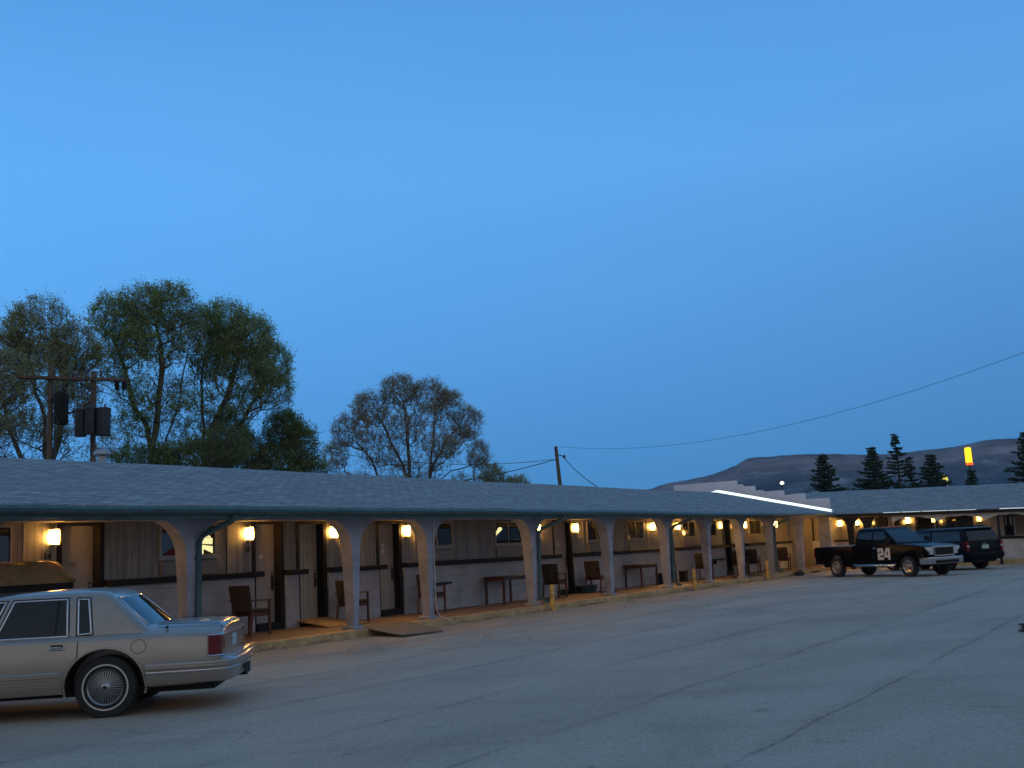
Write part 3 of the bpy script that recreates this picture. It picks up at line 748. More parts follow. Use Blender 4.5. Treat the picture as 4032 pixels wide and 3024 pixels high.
# scalloped valance board under the eave
v = MB(); y = 11.9; yy = []
poly = [(11.9, 2.36)]
k = 0
y_ = 11.9
while y_ > -9:
    span = 1.95
    for i in range(0, 17):
        t = i / 16
        d = .09 + .20 * abs(2 * t - 1) ** 2.6 + .018 * math.sin(t * PI * 6)
        poly.append((y_ - span * t, 2.36 - d))
    y_ -= span
poly.append((y_, 2.36))
for (a, za), (b_, zb) in zip(poly[1:-2], poly[2:-1]):
    if a - b_ < 1e-5: continue
    v.add([(49.60, a, za), (49.60, b_, zb), (49.60, b_, 2.40), (49.60, a, 2.40), (49.65, a, za), (49.65, b_, zb), (49.65, b_, 2.40), (49.65, a, 2.40)], [(0, 1, 2, 3), (4, 7, 6, 5), (0, 4, 5, 1), (3, 2, 6, 7)])
M['valance'] = mat('white_valance', (.60, .55, .50), .7, var=.12)
tb2(v).build('valance', M['valance'], w2)
ws = MB(); ws.box(L2 - .02, L2 - .001, 5.2, 6.6, .72, .76); tb2(ws).build('wall_shelf', M['trim_dark'], w2)
lx = U2 - .001
lamp('first wall lamp of the far wing, beside the lilac corner pier', lx, 14.62, 2.10, -PI / 2)
lamp('small wall lamp between two dark flared posts of the far wing', lx, 13.82, 2.08, -PI / 2, sc=.62)
lamp('wall lamp just right of the second dark post, above the pickup bed', lx, 13.25, 2.09, -PI / 2, sc=.75)
lamp('wall lamp above the pickup cab, clear of any post', lx, 11.52, 2.07, -PI / 2)
lamp('lamp reflection built as a glowing lamp beside the dark windows above the black SUV', lx, 10.42, 2.02, -PI / 2, dim=True, sc=.7)  # a reflection modelled as a dim glowing shade
lamp('amber wall lamp over the rear end of the SUV roof', lx, 8.50, 1.98, -PI / 2, dim=True, sc=.9)

# ------------------------------------------------------------------ chairs and tables on the porch
M['wood'] = mat('red_brown_wood', (.115, .035, .018), .38, var=.3, scale=5, stretch=(6, 6, 1))
M['wood_dark'] = mat('dark_table_wood', (.085, .03, .018), .3, var=.3, scale=5, stretch=(2, 9, 2))
M['uphol'] = mat('dark_chair_upholstery', (.05, .033, .026), .85, var=.35, scale=7, bump=.3, bscale=70)
def bar(m, a, b, w, d=None):
    d = d or w; a = Vector(a); b = Vector(b); t = (b - a).normalized()
    u = t.cross(Vector((0, 1, 0)))
    u = u.normalized() if u.length > .2 else Vector((1, 0, 0)); v = t.cross(u)
    vs = [p + u * sx * w / 2 + v * sy * d / 2 for p in (a, b) for sx, sy in ((-1, -1), (1, -1), (1, 1), (-1, 1))]
    m.add(vs, [(3, 2, 1, 0), (4, 5, 6, 7), (0, 1, 5, 4), (1, 2, 6, 5), (2, 3, 7, 6), (3, 0, 4, 7)])
def make_chair(name, arms=True):
    """faces +X"""
    t = thing(name, 'x', 'chair', (0, 0, 0), 0, 'wooden chairs along the porch')
    for sy in (-1, 1):
        m = MB(); bar(m, (.25, sy * .25, 0), (.25, sy * .25, .64 if arms else .42), .045); m.build('leg', M['wood'], t, bevel=.006, segs=1)
        m = MB(); bar(m, (-.30, sy * .24, 0), (-.22, sy * .24, .46), .045); m.build('leg', M['wood'], t, bevel=.006, segs=1)
        if arms:
            m = MB(); bar(m, (.28, sy * .265, .655), (-.28, sy * .265, .67), .03, .06); m.build('armrest', M['wood'], t, bevel=.008, segs=1)
    m = MB(); m.box(-.22, .25, -.235, -.205, .36, .43); m.box(-.22, .25, .205, .235, .36, .43); m.box(.22, .25, -.20, .20, .36, .43)
    if not arms: m.box(-.20, .22, -.012, .012, .12, .15); m.box(-.24, .26, -.25, -.225, .12, .15); m.box(-.24, .26, .225, .25, .12, .15)
    m.build('seat_rail', M['wood'], t, bevel=.005, segs=1)
    m = MB(); m.box(-.235, .265, -.25, .25, .432, .50); m.build('seat', M['uphol'] if arms else M['wood'], t, bevel=.025, segs=3, smooth=True)
    m = MB(); prof = [(-.20, .50), (-.22, .60), (-.25, .76), (-.29, .95), (-.36, .95), (-.32, .76), (-.28, .60), (-.26, .46), (-.21, .46)]
    m.prism(prof, 1, -.24, .24); m.build('backrest', M['uphol'], t, bevel=.025, segs=3, smooth=True)
    return t
arm0 = make_chair('armchair'); side0 = make_chair('side_chair', False); used = set()
def put_chair(label, x, y, deg, kind=arm0, sc=1.):
    c = kind if kind.name not in used else copy_tree(kind)
    used.add(kind.name); c.location = (x, y, .152); c.rotation_euler = (0, 0, R(deg)); c['label'] = label; c.scale = (sc, sc, sc)
    return c
put_chair('nearest wooden armchair, by the door with a paper notice, behind the car boot', 15.35, 16.25, 6, sc=1.05)
put_chair('wooden armchair half hidden by the second column, next to the yellow ramp board', 18.62, 16.45, 10)
put_chair('wooden armchair half hidden by the column with the white hose', 21.55, 16.45, 12)
put_chair('dark wooden armchair just right of the teal downspout behind the first yellow post', 27.55, 16.45, 8, sc=1.04)
put_chair('armless wooden chair left of a column, between the two tables', 30.2, 16.5, 8, side0, 1.04)
put_chair('wooden armchair right of the second yellow post', 38.65, 16.4, 6, sc=1.05)
put_chair('dark armchair behind a column, in front of the dim amber lamp', 42.7, 16.5, -5, sc=1.02)
put_chair('wooden armchair standing behind the third yellow post', 43.75, 16.35, 12, sc=1.05)
put_chair('farthest wooden armchair, last of the row before the corner', 47.2, 16.2, 10, sc=1.05)
def make_table(name):
    t = thing(name, 'x', 'table', (0, 0, 0), 0, 'wooden tables on the porch')
    m = MB(); m.box(-.62, .62, -.36, .36, .715, .745); m.build('tabletop', M['wood_dark'], t, bevel=.008)
    m = MB(); m.box(-.56, .56, -.31, -.29, .63, .714); m.box(-.56, .56, .29, .31, .63, .714); m.box(-.56, -.54, -.29, .29, .63, .714); m.box(.54, .56, -.29, .29, .63, .714); m.build('apron', M['wood_dark'], t)
    for sx in (-1, 1):
        for sy in (-1, 1):
            m = MB(); m.box(sx * .56 - .03, sx * .56 + .03, sy * .30 - .03, sy * .30 + .03, 0, .70); m.build('leg', M['wood_dark'], t, bevel=.006, segs=1)
    return t
tb0 = make_table('wooden_table'); tb0.location = (25.15, 16.55, .152); tb0.rotation_euler = (0, 0, R(-3)); tb0['label'] = 'first wooden table, left of the column with the second teal downspout'
t2 = copy_tree(tb0); t2.location = (33.65, 16.6, .152); t2.rotation_euler = (0, 0, R(-2)); t2['label'] = 'farther wooden table, to the right of the armless chair'; 

# ------------------------------------------------------------------ small things along the kerb
M['yellow'] = mat('yellow_post_paint', (.62, .40, .10), .6, var=.3, scale=8, bump=.2)
def post(label, x, y, tilt, h=.62):
    t = thing('bollard', label, 'bollard', (x, y, -.002), 0, 'yellow guard posts along the kerb')
    m = MB(); m.lathe([(.062, 0), (.062, h - .05), (.058, h - .015), (.04, h), (.0, h + .004)], 16); m.build('post', M['yellow'], t, smooth=True)
    m = MB(); m.lathe([(.0635, .36), (.0635, .43)], 16); m.build('worn_band', M['kerb'], t, smooth=True)
    t.rotation_euler = (0, R(tilt), 0)
post('yellow guard post standing upright below the first table', 24.0, 14.42, .5, .66)
post('yellow guard post leaning to the left, in the middle of the row', 33.15, 14.42, -5, .70)
post('yellow guard post farthest along the kerb, left of a dark rock', 40.1, 14.42, -1, .72)
M['ply'] = mat('worn_plywood', (.42, .29, .13), .7, var=.3, scale=4, stretch=(1, 5, 1), bump=.1)
M['ply_grey'] = mat('weathered_board', (.23, .185, .135), .85, var=.4, scale=3, stretch=(1.2, 4, 1), bump=.2)
def board(name, label, cat, pts, th, m):
    """pts: four top corners"""
    mb = MB(); p = [Vector(q) for q in pts]; n = (p[1] - p[0]).cross(p[3] - p[0]).normalized(); n = n if n.z > 0 else -n
    c = sum(p, Vector()) / 4
    mb.add([q - c for q in p] + [q - c - n * th for q in p], [(0, 1, 2, 3), (7, 6, 5, 4), (0, 4, 5, 1), (1, 5, 6, 2), (2, 6, 7, 3), (3, 7, 4, 0)])
    o = mb.build(name, m, bevel=.004, segs=1); o.location = c; return tag(o, label, cat)
board('ramp_board', 'yellowish plywood ramp leading up to the cream panelled door', 'ramp', [(17.45, 17.05, .30), (18.42, 17.05, .30), (18.42, 15.75, .172), (17.20, 15.9, .172)], .02, M['ply'])
board('kerb_ramp', 'weathered grey board laid as a ramp from the lot onto the kerb', 'ramp', [(17.08, 14.9, .185), (18.6, 14.93, .185), (17.95, 13.42, .04), (16.68, 13.5, .055)], .025, M['ply_grey'])
M['hose'] = mat('white_hose', (.50, .49, .45), .5, var=.15)
hs = MB(); hs.tube([(19.46, 14.735, 2.3), (19.46, 14.735, 1.5), (19.46, 14.74, .75), (19.47, 14.73, .35), (19.50, 14.66, .20), (19.58, 14.54, .155), (19.66, 14.46, .05), (19.74, 14.40, .022)], .014, 8)
tag(hs.build('drain_hose', M['hose'], smooth=True), 'thin white hose running down the third column and over the kerb', 'hose')
M['basin'] = mat('teal_plastic', (.03, .06, .065), .5, var=.2)
bs = MB(); bs.lathe([(.34, 0), (.42, .20), (.45, .30), (.47, .31), (.47, .33), (.43, .33), (.32, .03), (.0, .025)], 24); b_ = bs.build('tub', M['basin'], smooth=True); b_.location = (30.0, 16.75, .152); b_.scale = (.95, .75, .7)
tag(b_, 'dark teal plastic tub on the porch left of the armless chair', 'tub')
M['bin'] = mat('navy_bin', (.012, .018, .035), .5, var=.3)
M['grey_rock'] = mat('dark_rock', (.06, .058, .055), .9, var=.4, bump=.5, bscale=12)
def bin_(label, x, y, m_):
    t = thing('waste_bin', label, 'bin', (x, y, .152), 0, 'small bins by the porch doors')
    m = MB(); m.prism([(-.13, 0), (.13, 0), (.16, .36), (-.16, .36)], 1, -.12, .12); m.build('bin_body', m_, t, bevel=.01)
    m = MB(); m.box(-.17, .17, -.13, .13, .361, .385); m.build('rim', m_, t, bevel=.005)
bin_('small navy bin left of the column with the third downspout', 35.15, 16.6, M['bin'])
bin_('small blackish bin beside the black door jamb', 37.05, 16.55, M['trim_dark'])
rk = MB(); 
rows = []
for i in range(9):
    th = PI * i / 8; rows.append([(Vector((math.sin(th) * math.cos(a), math.sin(th) * math.sin(a), math.cos(th))) * (1 + .35 * mnoise.noise((math.sin(th) * math.cos(a) * 1.6, math.sin(th) * math.sin(a) * 1.6, math.cos(th) * 1.6)))) for a in [2 * PI * j / 14 for j in range(15)]])
rk.grid([[Vector((p.x * .26, p.y * .2, p.z * .13 + .09)) for p in r] for r in rows])
r_ = rk.build('rock', M['grey_rock'], smooth='all'); r_.location = (43.6, 14.35, 0); tag(r_, 'dark rock lying by the kerb right of the third yellow post', 'rock')
M['mat_green'] = mat('green_door_mat', (.085, .075, .03), .95, var=.4, scale=9, bump=.6, bscale=50)
mm = MB(); rows = []
for i in range(9): rows.append([(-.95 + 1.9 * j / 12, -.42 + .84 * i / 8, .03 + .07 * abs(mnoise.noise((j * .35, i * .3, 2))) + (.0 if i > 2 else -.03 * (2 - i))) for j in range(13)])
mm.grid(rows); mm.grid([[(p[0], p[1], .004) for p in r] for r in rows])
m_ = mm.build('rumpled_mat', M['mat_green'], smooth='all'); m_.location = (39.6, 15.1, .152); tag(m_, 'rumpled olive mat hanging over the kerb left of the third yellow post', 'mat')
board('loose_board', 'short dark board tipped against the kerb near the corner', 'board', [(45.6, 14.86, .17), (46.9, 14.75, .17), (47.0, 14.5, .04), (46.0, 14.4, .04)], .02, M['trim_dark'])
# dead leaves and grit blown against the kerb, a few scraps further out
M['litter'] = mat('dead_leaf', (.10, .075, .045), .9, var=.5, scale=20)
lt = MB(); random.seed(77)
for k in range(900):
    near = k < 760
    x = random.uniform(6, 49); y = 14.58 - abs(random.gauss(0, .10 if near else 2.6)) if near or True else 0
    if mnoise.noise((x * .7, 0, 3)) < -.1 and near: continue
    if y < 2: continue
    s_ = random.uniform(.012, .04) * (1.3 if near else 1.); a = random.uniform(0, 6.3); ca, sa = math.cos(a) * s_, math.sin(a) * s_
    z = .02 + random.uniform(0, .012); q = len(lt.v)
    lt.v.extend([Vector((x + ca, y + sa, z)), Vector((x - sa * .6, y + ca * .6, z + random.uniform(0, .02))), Vector((x - ca, y - sa, z)), Vector((x + sa * .6, y - ca * .6, z + random.uniform(0, .015)))]); lt.f.append((q, q + 1, q + 2, q + 3))
tag(lt.build('leaf_litter', M['litter'], fixn=False, weld=False), 'dead leaves and grit scattered along the foot of the kerb', 'leaf litter', kind='stuff')
# tan tarp heaped on the ledge at the far left
M['tarp'] = mat('tan_tarp', (.36, .23, .11), .6, var=.3, scale=2.5, bump=.2, bscale=9)
tp = MB(); rows = []
for i in range(25):
    v = i / 24; row = []
    for j in range(49):
        u_ = j / 48; x = 9.3 + 2.18 * u_
        h = .34 * min(1, (u_ + .05) * 6) * min(1, (1.02 - u_) * 8) + .03
        crease = .07 * mnoise.noise((u_ * 4 - v * 2.4, v * 2, 1)) + .05 * abs(math.sin(u_ * 8.2 - v * 5.5 + .8)) ** .5 - .03 + .02 * mnoise.noise((u_ * 14 - v * 6, v * 5, 4))
        # draped from the wall at the back over the top and down the front
        if v < .45: y = 16.95 - .42 * (v / .45); z = 1.40 + h * (.75 + .25 * math.sin(v / .45 * PI / 2)) + crease
        else: y = 16.53 - .13 * ((v - .45) / .55); z = 1.40 + h * (1 - ((v - .45) / .55) ** 1.1) + crease * (1.3 - v)
        row.append((x, y - crease * 1.2, max(z, 1.405)))
    rows.append(row)
tp.grid(rows); tpo = tp.build('tarp', M['tarp'], smooth='all', weld=False)
tag(tpo, 'creased tan tarp heaped on the dark ledge under the lamp numbered 14', 'tarp')
tbx = MB(); tbx.box(9.3, 11.5, 16.46, 16.86, 1.30, 1.402); tag(tbx.build('wall_counter', M['trim_dark']), 'dark counter under the tan tarp at the far left', 'counter')
# rubber wheel stop reaching in at the right edge
M['rubber'] = mat('black_rubber', (.02, .02, .021), .7, var=.3)
wsp = thing('wheel_stop', 'black rubber wheel stop cut by the right edge of the view', 'wheel stop', (18.2, 1.75, .0), R(-58))
m = MB(); m.prism([(-.09, 0), (.09, 0), (.06, .12), (-.06, .12)], 0, -.95, .95); m.build('block', M['rubber'], wsp, bevel=.012)
m = MB(); m.box(-.955, -.935, -.05, .05, .03, .10); m.build('pale_marker', M['alu'], wsp)
# ------------------------------------------------------------------ vehicles
def paint(name, base, rough, flake=.0, coat=.6, metal=.0):
    m = mat(name, base, rough, metal=metal, var=.05, scale=2.0, coat=coat)
    return m
M['champagne'] = mat('dusty_champagne_paint', (.335, .29, .25), .30, metal=.42, var=.07, scale=2.2, coat=.35)
M['black_paint'] = mat('black_car_paint', (.004, .004, .005), .30, var=.3, scale=3, coat=.0, spec=.07)
M['navy_paint'] = mat('blue_black_car_paint', (.004, .006, .010), .30, var=.3, scale=3, coat=.0, spec=.10)
M['chrome'] = mat('chrome', (.62, .63, .64), .14, metal=1., var=.04)
M['dull_chrome'] = mat('dull_chrome', (.36, .37, .38), .3, metal=.9, var=.12, scale=12)
M['tyre'] = mat('tyre_rubber', (.018, .018, .018), .82, var=.3, bump=.3, bscale=40)
M['white_band'] = mat('whitewall', (.55, .53, .48), .6, var=.1)
M['rim_dark'] = mat('wheel_shadow_metal', (.02, .02, .02), .5, metal=.5, var=.2)
M['autoglass'] = mat('tinted_car_glass', (.008, .011, .012), .03, var=.2, scale=3, spec=.5)
M['red_lens'] = mat('red_lens', (.15, .005, .009), .12, var=.25, scale=14, coat=.5)
M['clear_lens'] = mat('clear_lens', (.52, .56, .58), .12, var=.15, scale=18, coat=.8)
M['amber_lens'] = mat('amber_lens', (.55, .16, .02), .2, var=.2)
M['seam'] = mat('dark_seam', (.012, .011, .010), .8, var=.2)
M['under'] = mat('underbody_black', (.008, .008, .008), .9, var=.3)
M['plate'] = mat('number_plate', (.42, .55, .52), .4, var=.12)
M['white_vinyl'] = mat('white_vinyl', (.66, .61, .55), .5, var=.08)

def ring_shell(rings, rc=.12, nseg=5):
    """rings: (z, xf, xr, w) -> closed shell of rounded rectangles"""
    m = MB(); rows = []
    for z, xf, xr, w in rings:
        r = min(rc, w * .45, (xf - xr) * .45); row = []
        for cx, cy, a0 in ((xf - r, w - r, 0), (xr + r, w - r, 90), (xr + r, -w + r, 180), (xf - r, -w + r, 270)):
            for k in range(nseg + 1):
                a = R(a0 + 90 * k / nseg); row.append(Vector((cx + r * math.cos(a), cy + r * math.sin(a), z)))
        row.append(row[0].copy()); rows.append(row)
    m.grid(rows)
    m.f.append(tuple(range(len(rows[0]) - 1)))
    k = len(m.v) - len(rows[0]); m.f.append(tuple(k + i for i in range(len(rows[0]) - 1)))
    return m
def lerp_rings(rings, z, idx):
    for a, b in zip(rings, rings[1:]):
        if z <= b[0]: return a[idx] + (b[idx] - a[idx]) * (z - a[0]) / (b[0] - a[0])
    return rings[-1][idx]
def side_panel(rings, poly, off, sgn, n=6):
    """a four-corner pane (x,z) laid on the side of a ring shell"""
    (a, b, c, d) = poly; rows = []
    for i in range(n + 1):
        t = i / n; p = (a[0] + (d[0] - a[0]) * t, a[1] + (d[1] - a[1]) * t); q = (b[0] + (c[0] - b[0]) * t, b[1] + (c[1] - b[1]) * t)
        row = []
        for j in range(n + 1):
            s = j / n; x = p[0] + (q[0] - p[0]) * s; z = p[1] + (q[1] - p[1]) * s
            row.append(Vector((x, sgn * (lerp_rings(rings, z, 3) + off), z)))
        rows.append(row)
    return MB().grid(rows)
def side_frame(rings, poly, off, sgn, rad):
    pts = []
    for (a, b) in zip(poly, poly[1:] + poly[:1]):
        for k in range(5):
            t = k / 5; x = a[0] + (b[0] - a[0]) * t; z = a[1] + (b[1] - a[1]) * t
            pts.append(Vector((x, sgn * (lerp_rings(rings, z, 3) + off), z)))
    pts.append(pts[0]); pts.append(pts[1])
    return MB().tube(pts, rad, 6, cap=False)
def end_panel(rings, z0, z1, idx, off, wf, n=8, bulge=0.):
    rows = []
    for i in range(n + 1):
        z = z0 + (z1 - z0) * i / n; x = lerp_rings(rings, z, idx) + off; w = lerp_rings(rings, z, 3) * wf
        rows.append([Vector((x + bulge * (1 - (2 * j / n - 1) ** 2), w * (2 * j / n - 1), z)) for j in range(n + 1)])
    return MB().grid(rows)

def make_wheel(parent, x, y, r, wd, style):
    """axle along y; outer face towards sign(y)"""
    sg = 1 if y > 0 else -1
    e = bpy.data.objects.new('wheel', None); COL.objects.link(e); e.parent = parent; e.location = (x, y, r - .012); e.empty_display_size = .2
    t = MB(); rr = r * (.615 if style == 'wire' else .66)
    pr = [(rr, -wd / 2), (r * .86, -wd / 2), (r * .96, -wd / 2 + .015), (r, -wd / 2 + .045), (r, wd / 2 - .045), (r * .96, wd / 2 - .015), (r * .86, wd / 2), (rr, wd / 2 - .008), (rr * .97, wd / 2 - .05), (rr * .97, -wd / 2)]
    t.lathe([(a, b * sg) for a, b in pr], 40, 1, closed=True); t.build('tyre', M['tyre'], e, smooth=True)
    f = wd / 2 * sg
    rim = MB()
    if style == 'wire':
        rim.lathe([(rr * .98, f - .012 * sg), (rr * .93, f + .004 * sg), (rr * .86, f - .006 * sg), (rr * .84, f - .02 * sg)], 40, 1, cap=False)
        for k in range(36):
            a = 2 * PI * k / 36; ca, sa = math.cos(a), math.sin(a); pa, pb = rr * .26, rr * .86
            wv = .0032
            o = Vector((-sa, 0, ca)) * wv; o2 = o * 1.9
            p = Vector((ca * pa, f - .004 * sg, sa * pa)); q = Vector((ca * pb, f - .016 * sg, sa * pb)); dz = Vector((0, -.012 * sg, 0))
            rim.add([p - o, p + o, q + o2, q - o2, p - o + dz, p + o + dz, q + o2 + dz, q - o2 + dz], [(0, 1, 2, 3), (4, 7, 6, 5), (0, 4, 5, 1), (1, 5, 6, 2), (2, 6, 7, 3), (3, 7, 4, 0)])
        rim.lathe([(0, f + .020 * sg), (rr * .12, f + .018 * sg), (rr * .22, f + .010 * sg), (rr * .28, f - .004 * sg), (rr * .28, f - .02 * sg)], 24, 1, cap=False)
        rim.build('rim', M['dull_chrome'], e, smooth=True)
        b = MB(); b.lathe([(0, f - .03 * sg), (rr * .9, f - .03 * sg)], 30, 1); b.build('rim_recess', M['rim_dark'], e)
        b = MB(); b.lathe([(r * .685, f - .001 * sg), (r * .685, f + .0035 * sg), (r * .735, f + .0035 * sg), (r * .735, f - .001 * sg)], 44, 1, cap=False); b.build('whitewall', M['white_band'], e)
        b = MB(); b.lathe([(0, f + .0225 * sg), (rr * .10, f + .021 * sg)], 16, 1); b.build('hub_emblem', M['rim_dark'], e)
    else:
        rim.lathe([(rr * .98, f - .01 * sg), (rr * .9, f - .004 * sg), (rr * .82, f - .03 * sg), (rr * .45, f - .05 * sg), (rr * .36, f - .02 * sg), (rr * .30, f + .02 * sg), (0, f + .03 * sg)], 28, 1, cap=False)
        rim.build('rim', M['dull_chrome'], e, smooth=True)
        b = MB()
        for k in range(8):
            a = 2 * PI * k / 8; cx, cz = rr * .66 * math.cos(a), rr * .66 * math.sin(a)
            b.lathe([(0, f - .030 * sg), (rr * .085, f - .030 * sg), (rr * .085, f - .05 * sg)], 8, 1, (cx, 0, cz))
        b.build('rim_recess', M['rim_dark'], e)
    return e

# ---------------- pale champagne sedan (nose to the wing, seen from its rear left quarter)
car = thing('sedan', 'old champagne coloured sedan with wire wheel covers, whitewall tyres and upright rear window', 'car', (8.265, 10.80, 0), math.atan2(.777, -.629))
secs = [  # x, (half width, bottom, shoulder z, deck z, lower tuck)
    (-1.325, (.86, .36, .80, .925)), (-1.29, (.915, .33, .825, .955)), (-1.20, (.945, .30, .84, .972)), (-.8, (.968, .285, .855, .985)), (-.3, (.982, .28, .862, .985)), (.4, (.988, .265, .862, .95)),
    (1.2, (.99, .255, .86, .93)), (2.2, (.985, .26, .852, .935)), (2.9, (.975, .28, .842, .925)), (3.5, (.955, .30, .825, .885)), (3.85, (.92, .32, .80, .85)), (3.98, (.87, .36, .76, .80))]
keys = [(s[0], s[1]) for s in secs]
def sedan_section(x):
    w, zb, zs, zd = spline(keys, x)
    return [(0., zb), (w * .5, zb), (w - .13, zb), (w - .05, zb + .02), (w - .018, zb + .08), (w - .002, .44), (w, .56), (w - .004, .66), (w - .016, .75), (w - .034, zs - .025), (w - .048, zs), (w - .085, zs + .022), (w - .15, zs + .045), (w - .30, zd - .012), (w * .42, zd), (0., zd + .006)]
def side_y(x, z):
    s = sedan_section(x)[3:13]
    for (ya, za), (yb, zb) in zip(s, s[1:]):
        if za <= z <= zb: return ya + (yb - ya) * (z - za) / (zb - za + 1e-9)
    return s[-1][0] if z > s[-1][1] else s[0][0]
bd = MB(); xs = []
x = -1.325
while x < 3.98: xs.append(x); x += .035 if x < -1.15 or x > 3.8 else .075
xs.append(3.98); rows = []
for x in xs:
    s = sedan_section(x); row = [Vector((x, -y, z)) for y, z in s] + [Vector((x, y, z)) for y, z in reversed(s[1:-1])] ; row.append(row[0].copy()); rows.append(row)
bd.grid(rows); n = len(rows[0]); bd.f.append(tuple(range(n - 1))); k = len(bd.v) - n; bd.f.append(tuple(k + i for i in range(n - 1)))
body = bd.build('body', M['champagne'], car)
RW = .333
cuts = []
for ax in (0, 2.98):
    for sg in (-1, 1):
        c = MB(); c.lathe([(.425, sg * .62), (.425, sg * 1.2)], 48, 1, (ax, 0, .325)); cuts.append(c)
boolean_cut(body, cuts)
for ax in (0, 2.98):
    for sg in (-1, 1):
        c = well_arc(ax, .325, .421, sg * .60, sg * .955)
        c.build('wheel_well', M['under'], car)
        a = MB(); pts = [];
        for q in range(25):
            th = R(-12 + 204 * q / 24); X_, Z_ = ax + .428 * math.cos(th), .325 + .428 * math.sin(th)
            pts.append((X_, sg * (side_y(X_, max(.27, Z_)) + .004), Z_))
        a.tube(pts, [.013] * 25, 8); a.build('arch_moulding', M['champagne'], car, smooth=True)
for ax in (0, 2.98):
    for sg in (-1, 1): make_wheel(car, ax, sg * .83, RW, .215, 'wire')
m = MB(); m.box(-1.2, 3.9, -.75, .75, .22, .32); m.tube([(-1.45, -.45, .27), (-.5, -.45, .25)], .035); m.build('underbody', M['under'], car)
# greenhouse
GR = [(.85, 2.24, -.66, .865), (.92, 2.08, -.56, .842), (.97, 1.99, -.505, .825), (1.10, 1.79, -.37, .775), (1.22, 1.60, -.245, .728), (1.31, 1.44, -.15, .690), (1.35, 1.34, -.105, .662), (1.385, 1.20, -.06, .615), (1.412, 1.02, .08, .53), (1.432, .76, .28, .36)]
GR = [(z, a + .05, b + .115, c) for z, a, b, c in GR]
g = ring_shell(GR, .11, 6).build('roof', M['champagne'], car, smooth=35)
for sg in (1, -1):
    for pi__, (nm, poly) in enumerate((('rear', [(1.13, .905), (.377, .905), (.425, 1.325), (.985, 1.325)]), ('front', [(2.0, .90), (1.22, .905), (1.075, 1.325), (1.40, 1.31)]), ('quarter', [(.262, .915), (.125, .925), (.195, 1.315), (.305, 1.318)]))):
        poly = [(x + .05, z) for x, z in poly]
        f = side_frame(GR, poly, .004, sg, .011).build('window', M['chrome'], car, smooth='all')
        side_panel(GR, poly, .0045, sg).build('pane', M['autoglass'], f, smooth='all')
        f2 = side_frame(GR, [(p[0] + (.02 if p[0] > sum(q[0] for q in poly) / 4 else -.02), p[1] + (.018 if p[1] > 1.1 else -.018)) for p in poly], .002, sg, .006).build('window_seal', M['seam'], f, smooth='all')
        if nm == 'rear':
            b = MB(); 
            rows = [[Vector((xx, sg * (lerp_rings(GR, z, 3) + .0065), z)) for xx in (.545 - (z - .9) * -.0, .57)] for z in (.91, 1.05, 1.2, 1.32)]
            b.grid(rows).build('division_bar', M['seam'], f)
# rear and front screens
bl = end_panel(GR, .965, 1.315, 2, -.006, .80, bulge=-.085); rs = bl.build('rear_window', M['autoglass'], car, smooth='all')
p0 = [Vector((lerp_rings(GR, z, 2) - .008, s * lerp_rings(GR, z, 3) * .80, z)) for s, z in ((1, .965), (1, 1.14), (1, 1.315), (-1, 1.315), (-1, 1.14), (-1, .965), (1, .965))]
MB().tube(p0, .010, 6).build('window_trim', M['chrome'], rs, smooth='all')
end_panel(GR, .95, 1.33, 1, .006, .84).build('windscreen', M['autoglass'], car, smooth='all')
